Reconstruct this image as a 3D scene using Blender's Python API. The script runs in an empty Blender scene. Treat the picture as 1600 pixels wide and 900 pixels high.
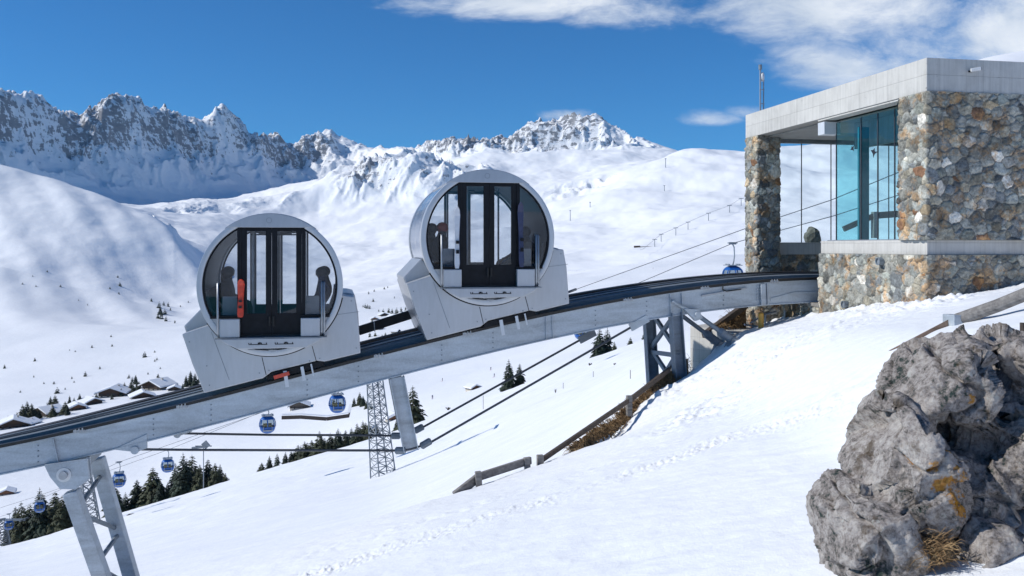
import bpy, bmesh, math, random
import numpy as np
from mathutils import Vector, Matrix, Euler

S = bpy.context.scene
COL = S.collection
# ---------------------------------------------------------------- camera
F = 1400.0                      # focal length in pixels of a 1600 px wide picture
HZ = 385.0                      # picture height of the horizon
YAW = math.radians(11.3)        # world x runs along the track, world y into the station
CA, SA = math.cos(YAW), math.sin(YAW)
cam_data = bpy.data.cameras.new('camera')
cam = bpy.data.objects.new('camera', cam_data); COL.objects.link(cam)
cam_data.sensor_width = 36.0
cam_data.lens = 36.0 * F / 1600.0
cam_data.shift_y = (HZ - 450.0) / 1600.0
cam_data.clip_start = 0.1
cam_data.clip_end = 30000
cam.location = (0, 0, 0)
cam.rotation_euler = (math.radians(90), 0, -YAW)
S.camera = cam

# ---------------------------------------------------------------- light
SUN_EL = math.radians(37)
_sx, _sy = -1.0, -0.13                     # towards the sun, in camera right / forward
SUNX = _sx * CA + _sy * SA
SUNY = -_sx * SA + _sy * CA
_n = math.hypot(SUNX, SUNY); SUNX /= _n; SUNY /= _n
sun_dir = Vector((SUNX * math.cos(SUN_EL), SUNY * math.cos(SUN_EL), math.sin(SUN_EL)))
sd = bpy.data.lights.new('sun', 'SUN'); sun = bpy.data.objects.new('sun', sd); COL.objects.link(sun)
sd.energy = 4.6; sd.angle = math.radians(0.5); sd.color = (1.0, 0.965, 0.90)
sun.rotation_euler = sun_dir.to_track_quat('Z', 'Y').to_euler()
S.view_settings.view_transform = 'Standard'
S.view_settings.look = 'None'
S.view_settings.exposure = -0.12
S.view_settings.gamma = 1.0
S.view_settings.use_curve_mapping = False

def P(px, py, D):
    """point at picture position px,py and camera depth D"""
    t = (px - 800.0) / F
    return Vector((D * (t * CA + SA), D * (-t * SA + CA), (HZ - py) / F * D))
def PY(px, py, y):
    """point at picture position on the world plane y"""
    t = (px - 800.0) / F
    return P(px, py, y / (-t * SA + CA))
def PX(px, py, x):
    t = (px - 800.0) / F
    return P(px, py, x / (t * CA + SA))

# ---------------------------------------------------------------- node helper
class NT:
    def __init__(s, tree):
        s.t = tree; s.n = tree.nodes; s.l = tree.links
    def new(s, typ, **kw):
        nd = s.n.new(typ)
        for k, v in kw.items():
            if k.startswith('_'): setattr(nd, k[1:], v)
        for k, v in kw.items():
            if not k.startswith('_'): s.set(nd, k, v)
        return nd
    def set(s, nd, k, v):
        key = int(k[1:]) if (k[0] == 'i' and k[1:].isdigit()) else k.replace('__', ' ')
        sock = nd.inputs[key]
        if isinstance(v, bpy.types.NodeSocket): s.l.new(v, sock)
        else: sock.default_value = v
    def math(s, op, a, b=0.0, clamp=False):
        nd = s.n.new('ShaderNodeMath'); nd.operation = op; nd.use_clamp = clamp
        s.set(nd, 'i0', a); s.set(nd, 'i1', b); return nd.outputs[0]
    def vmath(s, op, a, b=(0, 0, 0)):
        nd = s.n.new('ShaderNodeVectorMath'); nd.operation = op
        s.set(nd, 'i0', a); s.set(nd, 'i1', b)
        return nd.outputs[1] if op in ('DOT_PRODUCT', 'LENGTH', 'DISTANCE') else nd.outputs[0]
    def mix(s, fac, a, b, blend='MIX'):
        nd = s.n.new('ShaderNodeMix'); nd.data_type = 'RGBA'; nd.blend_type = blend; nd.clamp_factor = True
        for sk, v in ((nd.inputs[0], fac), (nd.inputs[6], a), (nd.inputs[7], b)):
            if isinstance(v, bpy.types.NodeSocket): s.l.new(v, sk)
            else: sk.default_value = v
        return nd.outputs[2]
    def ramp(s, fac, stops, interp='LINEAR'):
        nd = s.n.new('ShaderNodeValToRGB'); cr = nd.color_ramp; cr.interpolation = interp
        while len(cr.elements) > 1: cr.elements.remove(cr.elements[-1])
        cr.elements[0].position = stops[0][0]; cr.elements[0].color = c4(stops[0][1])
        for p, c in stops[1:]:
            e = cr.elements.new(p); e.color = c4(c)
        s.set(nd, 'i0', fac); return nd.outputs[0]
    def noise(s, vec, scale, detail=4, rough=0.55, out=0, dist=0.0):
        nd = s.n.new('ShaderNodeTexNoise')
        if vec is not None: s.l.new(vec, nd.inputs['Vector'])
        nd.inputs['Scale'].default_value = scale; nd.inputs['Detail'].default_value = detail
        nd.inputs['Roughness'].default_value = rough; nd.inputs['Distortion'].default_value = dist
        return nd.outputs[out]
    def smooth(s, v, lo, hi):
        nd = s.n.new('ShaderNodeMapRange'); nd.interpolation_type = 'SMOOTHSTEP'
        s.set(nd, 'Value', v); nd.inputs['From Min'].default_value = lo; nd.inputs['From Max'].default_value = hi
        return nd.outputs[0]
    def bump(s, h, strength, dist, normal=None):
        nd = s.n.new('ShaderNodeBump'); nd.inputs['Strength'].default_value = strength
        nd.inputs['Distance'].default_value = dist; s.l.new(h, nd.inputs['Height'])
        if normal is not None: s.l.new(normal, nd.inputs['Normal'])
        return nd.outputs[0]
def c4(c):
    if isinstance(c, (int, float)): return (c, c, c, 1)
    return (c[0], c[1], c[2], 1) if len(c) == 3 else tuple(c)

def material(name):
    m = bpy.data.materials.new(name); m.use_nodes = True
    nt = NT(m.node_tree); b = m.node_tree.nodes['Principled BSDF']
    return m, nt, b
def simple(name, col, rough=0.6, metal=0.0, var=0.12, scale=6.0, bump=0.0, bdist=0.005):
    """a paint or metal with gentle uneven tone"""
    m, nt, b = material(name)
    tc = nt.new('ShaderNodeTexCoord').outputs['Object']
    n = nt.noise(tc, scale, 5, 0.6)
    d = tuple(max(0, v * (1 - var)) for v in col); l = tuple(min(1, v * (1 + var)) for v in col)
    nt.set(b, 'Base__Color', nt.ramp(n, [(0.3, d), (0.7, l)]))
    b.inputs['Metallic'].default_value = metal
    r = nt.noise(tc, scale * 2.3, 4, 0.6)
    nt.set(b, 'Roughness', nt.math('MULTIPLY_ADD', r, 0.25))
    nt.n[-1].inputs[2].default_value = rough - 0.12
    if bump > 0: nt.set(b, 'Normal', nt.bump(nt.noise(tc, scale * 8, 4, 0.6), bump, bdist))
    return m

# ---------------------------------------------------------------- sky
world = bpy.data.worlds.new('World'); S.world = world; world.use_nodes = True
wt = NT(world.node_tree)
bg = world.node_tree.nodes['Background']
sky = wt.new('ShaderNodeTexSky'); sky.sky_type = 'NISHITA'; sky.sun_disc = False
sky.sun_elevation = SUN_EL; sky.sun_rotation = math.atan2(SUNX, SUNY)
sky.altitude = 2300; sky.air_density = 1.0; sky.dust_density = 0.35; sky.ozone_density = 2.2
geo = wt.new('ShaderNodeTexCoord')
dirv = geo.outputs['Generated']
# work with the azimuth/elevation relative to the view ahead
sep = wt.new('ShaderNodeSeparateXYZ', Vector=dirv)
fwd = wt.vmath('DOT_PRODUCT', dirv, (SA, CA, 0)); rgt = wt.vmath('DOT_PRODUCT', dirv, (CA, -SA, 0))
fw = wt.math('MAXIMUM', fwd, 0.02)
az = wt.math('DIVIDE', rgt, fw)                       # tangent of the azimuth from north
el = wt.math('DIVIDE', sep.outputs[2], fw)
cmb = wt.new('ShaderNodeCombineXYZ', X=az, Y=wt.math('MULTIPLY', el, 2.1), Z=0.37).outputs[0]
warp = wt.noise(cmb, 3.2, 3, 0.5, out=1)
cvec = wt.vmath('ADD', cmb, wt.vmath('MULTIPLY', wt.vmath('SUBTRACT', warp, (0.5, 0.5, 0.5)), (0.16, 0.16, 0.16)))
cn = wt.noise(cvec, 5.6, 11, 0.66)
def blob(px, py, rx, ry, amp):
    x0 = (px - 800) / F; y0 = (HZ - py) / F
    dx = wt.math('DIVIDE', wt.math('SUBTRACT', az, x0), rx / F)
    dy = wt.math('DIVIDE', wt.math('SUBTRACT', el, y0), ry / F)
    r2 = wt.math('ADD', wt.math('MULTIPLY', dx, dx), wt.math('MULTIPLY', dy, dy))
    return wt.math('MULTIPLY', wt.math('POWER', 2.718, wt.math('MULTIPLY', r2, -1.0)), amp)
blobs = [(850, 0, 230, 50, 1.05), (960, 26, 140, 38, 1.0), (1370, 15, 300, 92, 1.15), (1560, 60, 270, 110, 1.25), (1310, 92, 150, 70, .95), (1190, 44, 90, 34, .7),
         (1112, 186, 85, 22, .98), (1165, 175, 70, 22, .85), (885, 180, 62, 14, .92), (1500, -120, 620, 120, 1.1), (1250, 40, 120, 40, .75), (700, 8, 90, 16, .45)]
acc = None
for b_ in blobs:
    v = blob(*b_); acc = v if acc is None else wt.math('MAXIMUM', acc, v)
dens = wt.math('ADD', wt.math('MULTIPLY', cn, 2.1), wt.math('SUBTRACT', acc, 1.66))
cmask = wt.math('MULTIPLY', wt.smooth(dens, -0.14, 0.62), 0.86)
skyc = wt.mix(1.0, sky.outputs[0], (0.195, 0.70, 1.10, 1), 'MULTIPLY')
elc = wt.smooth(sep.outputs[2], 0.0, 0.55)
skyc = wt.mix(wt.math('SUBTRACT', 1.0, elc), skyc, wt.mix(1.0, skyc, (0.90, 0.97, 1.0, 1), 'MULTIPLY'))
ccol = wt.ramp(wt.noise(cvec, 9.0, 5, 0.6), [(0.3, (6.2, 7.0, 8.0)), (0.7, (10.0, 10.3, 10.6))])
fin = wt.mix(cmask, skyc, ccol)
wt.set(bg, 'Color', fin); bg.inputs['Strength'].default_value = 0.115

# ---------------------------------------------------------------- objects
def tag(o, label=None, cat=None, group=None, kind=None):
    if label: o['label'] = label
    if cat: o['category'] = cat
    if group: o['group'] = group
    if kind: o['kind'] = kind
    return o
def empty(name, loc, label=None, cat=None, group=None, rz=0):
    o = bpy.data.objects.new(name, None); COL.objects.link(o); o.location = loc; o.rotation_euler = (0, 0, rz)
    o.empty_display_size = 0.2
    return tag(o, label, cat, group)
def link_mesh(name, me, mat=None, parent=None, smooth=False):
    o = bpy.data.objects.new(name, me); COL.objects.link(o)
    if mat is not None:
        for m_ in (mat if isinstance(mat, (list, tuple)) else [mat]): me.materials.append(m_)
    if smooth: me.polygons.foreach_set('use_smooth', np.ones(len(me.polygons), dtype=bool))
    if parent is not None: o.parent = parent
    return o
def copy_tree(o, parent=None):
    c = o.copy(); COL.objects.link(c); c.parent = parent
    for ch in list(o.children): copy_tree(ch, c)
    return c

class MB:
    """collects shapes into one mesh; org is subtracted from every point"""
    def __init__(s, org=(0, 0, 0)):
        s.v = []; s.f = []; s.mi = []; s.o = Vector(org); s.m = 0
    def add(s, vs, fs):
        b = len(s.v); s.v += [tuple(Vector(v) - s.o) for v in vs]
        s.f += [tuple(b + i for i in f) for f in fs]; s.mi += [s.m] * len(fs)
    def box(s, x0, x1, y0, y1, z0, z1):
        s.add([(x0, y0, z0), (x1, y0, z0), (x1, y1, z0), (x0, y1, z0), (x0, y0, z1), (x1, y0, z1), (x1, y1, z1), (x0, y1, z1)],
              [(0, 3, 2, 1), (4, 5, 6, 7), (0, 1, 5, 4), (1, 2, 6, 5), (2, 3, 7, 6), (3, 0, 4, 7)])
    def prism(s, pts, y0, y1, axis='y'):
        """outline pts (a,b) extruded along axis; for y: (x,z)"""
        n = len(pts)
        def mk(a, b, c):
            return {'y': (a, c, b), 'x': (c, a, b), 'z': (a, b, c)}[axis]
        vs = [mk(a, b, y0) for a, b in pts] + [mk(a, b, y1) for a, b in pts]
        fs = [tuple(range(n)), tuple(range(2 * n - 1, n - 1, -1))]
        fs += [(i, n + i, n + (i + 1) % n, (i + 1) % n) for i in range(n)]
        s.add(vs, fs)
    def tube(s, pts, r, seg=8, cap=True):
        pts = [Vector(p) for p in pts]; n = len(pts); rs = r if isinstance(r, (list, tuple)) else [r] * n
        vs = []; up = Vector((0, 0, 1)); prev = None
        for i, p in enumerate(pts):
            d = (pts[min(i + 1, n - 1)] - pts[max(i - 1, 0)]).normalized()
            a = prev if prev is not None else (up if abs(d.z) < 0.9 else Vector((1, 0, 0)))
            x = d.cross(a)
            if x.length < 1e-5: x = d.orthogonal()
            x.normalize(); y = x.cross(d).normalized(); prev = y
            for k in range(seg):
                t = 2 * math.pi * k / seg
                vs.append(p + (x * math.cos(t) + y * math.sin(t)) * rs[i])
        fs = [(i * seg + k, i * seg + (k + 1) % seg, (i + 1) * seg + (k + 1) % seg, (i + 1) * seg + k) for i in range(n - 1) for k in range(seg)]
        if cap: fs += [tuple(range(seg - 1, -1, -1)), tuple(range((n - 1) * seg, n * seg))]
        s.add(vs, fs)
    def bar(s, a, b, w, h, up=(0, 0, 1)):
        """straight bar with a rectangular section: w sideways, h along up"""
        a = Vector(a); b = Vector(b); d = (b - a).normalized(); u = Vector(up)
        x = d.cross(u)
        if x.length < 1e-5: x = d.orthogonal()
        x.normalize(); y = x.cross(d).normalized()
        vs = []
        for p in (a, b):
            for sx, sy in ((-1, -1), (1, -1), (1, 1), (-1, 1)): vs.append(p + x * (w / 2 * sx) + y * (h / 2 * sy))
        s.add(vs, [(0, 3, 2, 1), (4, 5, 6, 7), (0, 1, 5, 4), (1, 2, 6, 5), (2, 3, 7, 6), (3, 0, 4, 7)])
    def hbeam(s, a, b, w, h, t, up=(0, 1, 0)):
        """I section: flanges w wide, h apart along up"""
        a = Vector(a); b = Vector(b); u = Vector(up); d = (b - a).normalized(); u = (u - d * u.dot(d)).normalized()
        s.bar(a, b, t, h - 2 * t, u)
        for sg in (-1, 1): s.bar(a + u * sg * (h / 2 - t / 2), b + u * sg * (h / 2 - t / 2), w, t, u)
    def ring(s, c, r0, r1, y0, y1, seg=64):
        """annulus around the y axis, centre c=(x,z)"""
        vs = []; fs = []
        for i in range(seg):
            t = 2 * math.pi * i / seg; ct, st = math.cos(t), math.sin(t)
            for r, y in ((r0, y0), (r1, y0), (r1, y1), (r0, y1)): vs.append((c[0] + r * ct, y, c[1] + r * st))
        for i in range(seg):
            j = (i + 1) % seg
            for k in range(4): fs.append((i * 4 + k, i * 4 + (k + 1) % 4, j * 4 + (k + 1) % 4, j * 4 + k))
        s.add(vs, fs)
    def ball(s, c, r, seg=10, rings=7, sq=(1, 1, 1)):
        c = Vector(c); vs = [c + Vector((0, 0, -r * sq[2]))]
        for i in range(1, rings):
            ph = math.pi * i / rings - math.pi / 2
            for k in range(seg):
                t = 2 * math.pi * k / seg
                vs.append(c + Vector((math.cos(ph) * math.cos(t) * r * sq[0], math.cos(ph) * math.sin(t) * r * sq[1], math.sin(ph) * r * sq[2])))
        vs.append(c + Vector((0, 0, r * sq[2]))); L = len(vs) - 1; fs = []
        for k in range(seg):
            fs.append((0, 1 + (k + 1) % seg, 1 + k)); fs.append((L, L - seg + k, L - seg + (k + 1) % seg))
        for i in range(rings - 2):
            for k in range(seg):
                a = 1 + i * seg + k; b = 1 + i * seg + (k + 1) % seg; fs.append((a, b, b + seg, a + seg))
        s.add(vs, fs)
    def build(s, name, mat, parent=None, smooth=False, bevel=0.0, fix=True):
        me = bpy.data.meshes.new(name); me.from_pydata(s.v, [], s.f); 
        if isinstance(mat, (list, tuple)): me.polygons.foreach_set('material_index', s.mi)
        if fix or bevel > 0:
            bm = bmesh.new(); bm.from_mesh(me)
            bmesh.ops.recalc_face_normals(bm, faces=bm.faces)
            if bevel > 0:
                es = [e for e in bm.edges if len(e.link_faces) == 2 and e.calc_face_angle(0) > 0.6]
                bmesh.ops.bevel(bm, geom=es, offset=bevel, segments=2, affect='EDGES', profile=0.6, clamp_overlap=True)
            bm.to_mesh(me); bm.free()
        me.update()
        o = link_mesh(name, me, mat, parent, smooth)
        if smooth:
            me.polygons.foreach_set('use_smooth', np.ones(len(me.polygons), dtype=bool))
        return o
def auto_smooth(o, ang=35):
    me = o.data; me.polygons.foreach_set('use_smooth', np.ones(len(me.polygons), dtype=bool))
    me.set_sharp_from_angle(angle=math.radians(ang)); return o

# ---------------------------------------------------------------- numpy noise
def _hash(ix, iy, seed):
    h = (ix.astype(np.int64) * 374761393 + iy.astype(np.int64) * 668265263 + seed * 1442695041) & 0xffffffff
    h = ((h ^ (h >> 13)) * 1274126177) & 0xffffffff
    return (h ^ (h >> 16)) & 0xffffffff
def perlin(x, y, seed=0):
    x0 = np.floor(x); y0 = np.floor(y); fx = x - x0; fy = y - y0
    u = fx * fx * fx * (fx * (fx * 6 - 15) + 10); v = fy * fy * fy * (fy * (fy * 6 - 15) + 10)
    def g(ix, iy, dx, dy):
        a = _hash(ix, iy, seed) * (2 * math.pi / 4294967296.0)
        return np.cos(a) * dx + np.sin(a) * dy
    n00 = g(x0, y0, fx, fy); n10 = g(x0 + 1, y0, fx - 1, fy)
    n01 = g(x0, y0 + 1, fx, fy - 1); n11 = g(x0 + 1, y0 + 1, fx - 1, fy - 1)
    return (n00 * (1 - u) + n10 * u) * (1 - v) + (n01 * (1 - u) + n11 * u) * v * 1.0
def fbm(x, y, octs=5, seed=0, gain=0.5, lac=2.03):
    a = 1.0; s = 0; 
    for o in range(octs):
        s = s + a * perlin(x, y, seed + o * 17); a *= gain; x = x * lac + 3.1; y = y * lac + 7.7
    return s
def ridged(x, y, octs=6, seed=0, gain=0.52, lac=2.07):
    a = 1.0; s = 0; w = 1.0
    for o in range(octs):
        n = 1 - np.abs(perlin(x, y, seed + o * 31)) * 2.0; n = n * n * w
        s = s + a * n; w = np.clip(n * 1.6, 0, 1); a *= gain; x = x * lac + 5.3; y = y * lac + 1.9
    return s
def sstep(a, b, x):
    t = np.clip((x - a) / (b - a), 0, 1); return t * t * (3 - 2 * t)
def blur(a, n, axis, times=2):
    if n < 1: return a
    for _ in range(times):
        p = np.pad(a, [(n, n) if i == axis else (0, 0) for i in range(a.ndim)], mode='edge')
        c = np.cumsum(p, axis=axis); z = np.zeros_like(np.take(c, [0], axis=axis)); c = np.concatenate([z, c], axis=axis)
        L = a.shape[axis]; k = 2 * n + 1
        a = (np.take(c, range(k, k + L), axis=axis) - np.take(c, range(0, L), axis=axis)) / k
    return a
def grid_mesh(name, X, Y, Z, mat, kind='structure', attrs=None, label=None):
    R, C = X.shape
    me = bpy.data.meshes.new(name)
    co = np.stack([X, Y, Z], -1).reshape(-1, 3).astype(np.float32)
    idx = np.arange(R * C, dtype=np.int32).reshape(R, C)
    q = np.stack([idx[:-1, :-1], idx[:-1, 1:], idx[1:, 1:], idx[1:, :-1]], -1).reshape(-1, 4)
    nq = len(q)
    me.vertices.add(len(co)); me.vertices.foreach_set('co', co.ravel())
    me.loops.add(nq * 4); me.loops.foreach_set('vertex_index', q.ravel())
    me.polygons.add(nq); me.polygons.foreach_set('loop_start', np.arange(0, nq * 4, 4, dtype=np.int32))
    me.polygons.foreach_set('use_smooth', np.ones(nq, dtype=bool))
    for k, v in (attrs or {}).items():
        at = me.attributes.new(k, 'FLOAT', 'POINT'); at.data.foreach_set('value', v.astype(np.float32).ravel())
    me.update(); me.validate()
    o = link_mesh(name, me, mat)
    if kind: o['kind'] = kind
    if label: o['label'] = label
    return o
# ================================================================ snow and rock materials
def snow_mat(name, scale=1.0, fine=1.0):
    m, nt, b = material(name)
    g = nt.new('ShaderNodeNewGeometry').outputs['Position']
    n1 = nt.noise(g, 0.35 * scale, 4, 0.5)
    nt.set(b, 'Base__Color', nt.ramp(n1, [(0.3, (0.80, 0.82, 0.85)), (0.7, (0.87, 0.88, 0.90))]))
    b.inputs['Roughness'].default_value = 0.55
    b.inputs['Specular IOR Level'].default_value = 0.25
    h = nt.math('ADD', nt.math('MULTIPLY', nt.noise(g, 5.0 * scale, 6, 0.62), 1.0), nt.math('MULTIPLY', nt.noise(g, 60 * scale, 3, 0.6), 0.12))
    nt.set(b, 'Normal', nt.bump(h, 0.35 * fine, 0.06 / scale))
    return m
M_snow = snow_mat('snow')
M_snow_far = snow_mat('snow_far', 0.03, 0.7)

m, nt, b = material('mountain_snow_rock')
gpos = nt.new('ShaderNodeNewGeometry'); pos = gpos.outputs['Position']; nrm = gpos.outputs['Normal']
att = nt.new('ShaderNodeAttribute', _attribute_name='rocky').outputs['Fac']
nz = nt.new('ShaderNodeSeparateXYZ', Vector=nrm).outputs[2]
strat = nt.vmath('MULTIPLY', pos, (0.012, 0.012, 0.035))
na = nt.noise(strat, 1.5, 11, 0.74)
nb = nt.noise(nt.vmath('MULTIPLY', pos, (0.05, 0.05, 0.02)), 1.0, 6, 0.65)
steep = nt.math('SUBTRACT', 1.0, nz)
v = nt.math('ADD', nt.math('MULTIPLY', steep, 0.40), nt.math('MULTIPLY', nt.math('SUBTRACT', na, 0.5), 2.3))
v = nt.math('ADD', v, nt.math('MULTIPLY', nt.math('SUBTRACT', nb, 0.5), 2.4))
v = nt.math('ADD', v, nt.math('MULTIPLY', nt.math('SUBTRACT', att, 1.0), 1.1))
rock = nt.math('MULTIPLY', nt.smooth(v, 0.03, 0.19), 0.85)
rcol = nt.ramp(nt.noise(strat, 2.5, 6, 0.6), [(0.3, (0.08, 0.09, 0.11)), (0.7, (0.21, 0.215, 0.235))])
nt.set(b, 'Base__Color', nt.mix(rock, (0.86, 0.875, 0.90, 1), rcol))
b.inputs['Roughness'].default_value = 0.75; b.inputs['Specular IOR Level'].default_value = 0.15
hb = nt.math('ADD', nt.math('MULTIPLY', na, nt.math('MULTIPLY', att, 1.0)), nt.math('MULTIPLY', nt.noise(pos, 0.02, 5, 0.6), 0.15))
nt.set(b, 'Normal', nt.bump(hb, 0.55, 28.0))
M_mount = m

# ================================================================ near snow slope
def tgrid(tmin, tmax, fine0, fine1, fstep, cstep):
    a = np.arange(tmin, fine0, cstep); c = np.arange(fine0, fine1, fstep); d = np.arange(fine1, tmax + cstep, cstep)
    return np.concatenate([a, c, d])
def interp_cols(px, cols, vals, sm=0):
    return np.interp(px, cols, vals)
MIDC = [-700, 0, 200, 400, 600, 715, 900, 1040, 1200, 1400, 1700, 2300]
MIDR = {22: [1090, 965, 930, 876, 828, 772, 702, 590, 525, 502, 495, 490],
        40: [1010, 920, 882, 840, 793, 745, 660, 570, 512, 492, 487, 485],
        80: [930, 890, 845, 790, 748, 700, 615, 545, 502, 487, 482, 480],
        130: [900, 868, 812, 755, 700, 655, 580, 528, 496, 482, 480, 478],
        180: [890, 850, 790, 730, 672, 632, 562, 513, 490, 480, 478, 476],
        230: [930, 885, 825, 765, 700, 660, 590, 540, 505, 490, 485, 480]}
CRC = [-700, 0, 400, 715, 898, 1040, 1150, 1260]
CRD = [8.0, 9.6, 11.0, 13.0, 14.5, 18.5, 20.5, 21.6]
TRK = [(440, 912, 8.6), (501, 893, 8.9), (653, 847, 9.3), (749, 814, 9.8), (962, 749, 10.4), (1109, 693, 11.2), (1187, 667, 11.6), (1300, 637, 11.9), (1430, 605, 12.2), (1620, 560, 12.6)]
def near_plane(X, Y):
    z = -1.8 + 0.25 * X - 0.158 * Y
    s = X - 0.25 * (Y - 9)
    z = z + 0.60 * sstep(4.6, 6.8, s) - 0.28 * sstep(8, 11, s)
    z = z - 0.40 * np.exp(-(((X - 4.7) / 1.25) ** 2 + ((Y - 15.5) / 1.3) ** 2))
    z = z - 0.22 * np.exp(-(((X - 2.9) / 2.6) ** 2 + ((Y - 13.4) / 2.4) ** 2))
    return z
def near_z(T, D):
    px = 800 + T * F
    X = D * (T * CA + SA); Y = D * (-T * SA + CA)
    zp = near_plane(X, Y)
    Dc = np.interp(px, CRC, CRD); Dc = np.where(px > 1260, 21.6, Dc)
    Xc = Dc * (T * CA + SA); Yc = Dc * (-T * SA + CA); zc = near_plane(Xc, Yc)
    pyc = HZ - zc / Dc * F
    # table beyond the bank
    Ds = [22, 40, 80, 130, 180, 230]
    rows = np.array([np.interp(px[0] if px.ndim == 2 else px, MIDC, MIDR[d]) for d in Ds])
    lD = np.log(D)
    out = np.empty_like(D)
    L = np.log(Ds)
    py = np.zeros_like(D)
    for k in range(len(Ds) - 1):
        w = np.clip((lD - L[k]) / (L[k + 1] - L[k]), 0, 1)
        r = rows[k][None, :] * (1 - w) + rows[k + 1][None, :] * w
        py = np.where(lD >= L[k], r, py)
    w = np.clip((lD - np.log(Dc)) / (np.log(22.001) - np.log(Dc)), 0, 1)
    drop = 10 * np.sin(np.pi * np.clip(w, 0, 1)) * (px < 1120)
    r0 = pyc * (1 - w) + rows[0][None, :] * w + drop
    py = np.where(lD < L[0], r0, py)
    zm = (HZ - py) / F * D
    return X, Y, np.where(D <= Dc, zp, zm)
tt = tgrid(-2.4, 2.4, -0.66, 0.70, 0.0016, 0.03)
Dn = np.concatenate([np.geomspace(0.35, 3.0, 40)[:-1], np.geomspace(3.0, 24, 620)[:-1], np.geomspace(24, 230, 260)])
TT, DD = np.meshgrid(tt, Dn)
X, Y, Z = near_z(TT, DD)
Zs = blur(blur(Z, 5, 0, 1), 4, 1, 1); far = sstep(21, 26, DD)
Zs2 = blur(blur(Z, 12, 0, 2), 18, 1, 2)
Z = Zs * (1 - far) + Zs2 * far
# wind-packed snow: soft drifts, a rough ploughed strip, the trodden trail
nearf = 1 - sstep(30, 60, DD)
Z += nearf * (0.035 * fbm(X * 0.55 + 2, Y * 0.9, 4, 5) + 0.010 * fbm(X * 3 + Y, Y * 3.4, 3, 9))
Z += sstep(22, 40, DD) * (0.16 * fbm(X * 0.06, Y * 0.05, 4, 21) + 0.05 * fbm(X * .3, Y * .3, 3, 27)) * np.clip(DD / 60, 0, 2)
def seg_dist(X, Y, pts):
    best = np.full(X.shape, 1e9); side = np.zeros(X.shape)
    for (a, b_) in zip(pts[:-1], pts[1:]):
        dx, dy = b_[0] - a[0], b_[1] - a[1]; L2 = dx * dx + dy * dy
        s = np.clip(((X - a[0]) * dx + (Y - a[1]) * dy) / L2, 0, 1)
        d = np.hypot(X - a[0] - s * dx, Y - a[1] - s * dy)
        sg = np.sign((X - a[0]) * dy - (Y - a[1]) * dx)
        m_ = d < best; best = np.where(m_, d, best); side = np.where(m_, sg, side)
    return best, side
def on_snow(px, py):
    """where the sight line of a picture position meets the near slope"""
    lo, hi = 1.0, 60.0; prev = None
    for D in np.geomspace(2, 60, 900):
        p = P(px, py, D); t = (px - 800) / F
        if p.z < near_plane(p.x, p.y): return p
    return p
trk = [on_snow(a, b_) for a, b_, c_ in TRK]
d, side = seg_dist(X, Y, [(p.x, p.y) for p in trk])
w = np.exp(-(d / 0.32) ** 2) * (DD < 20) * (.35 + .9 * sstep(-.3, .4, fbm(X * .8, Y * .8, 2, 48)))
chunk = np.abs(fbm(X * 8.5, Y * 8.5, 4, 41, 0.6)) 
Z += w * (0.050 * chunk - 0.018) + np.exp(-((d - .27) / .10) ** 2) * 0.016 * (0.4 + 1.5 * np.abs(perlin(X * 4, Y * 4, 3))) * (side < 0)
# second, fainter trail a little above
d2, _ = seg_dist(X, Y, [(p.x + .35, p.y + 1.2) for p in trk])
Z += np.exp(-(d2 / 0.30) ** 2) * (0.02 * fbm(X * 5, Y * 5, 3, 51) - 0.012) * (DD < 20)
s_ = X - 0.25 * (Y - 9)
rough = sstep(3.9, 6.0, X - .12 * (Y - 15)) * sstep(11.6, 13.2, Y + .1 * X) * (1 - sstep(19.5, 22, Y))
lump = np.abs(fbm(X * 2.6, Y * 2.6, 5, 61, 0.6))
Z += rough * (0.10 * lump * (0.35 + sstep(-.2, .5, fbm(X * .5, Y * .5, 2, 66))) - 0.02)
# grass bank pocket and hollow by the abutment
Zn = Z
def near_h(x, y):
    """height of the near slope at a world position"""
    D = x * SA + y * CA; t = (x * CA - y * SA) / D
    j = int(np.clip(np.searchsorted(tt, t), 1, len(tt) - 1)); i = int(np.clip(np.searchsorted(Dn, D), 1, len(Dn) - 1))
    return float(Zn[i, j])
grid_mesh('snow_ground', X, Y, Z, M_snow)
# snow behind the camera, so that it throws light back
tb = tt
xb = 0.35 * (tb * CA + SA); yb = 0.35 * (-tb * SA + CA)
ks = np.array([0, 0.5, 2, 6, 15, 40, 120, 400])
XB = xb[None, :] + ks[:, None] * (tb[None, :] * .6 * CA - SA); YB = yb[None, :] + ks[:, None] * (-tb[None, :] * .6 * SA - CA)
ZB = np.repeat(Z[0:1, :], len(ks), 0) + 0.05 * ks[:, None] 
grid_mesh('snow_ground', XB, YB, ZB, M_snow)

# ================================================================ valley and mountains
C_ = [-500, 0, 100, 200, 250, 300, 350, 400, 450, 500, 550, 600, 650, 700, 760, 800, 900, 1000, 1100, 1200, 1400, 1900]
def row(txt): return [float(v) for v in txt.split()]
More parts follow.
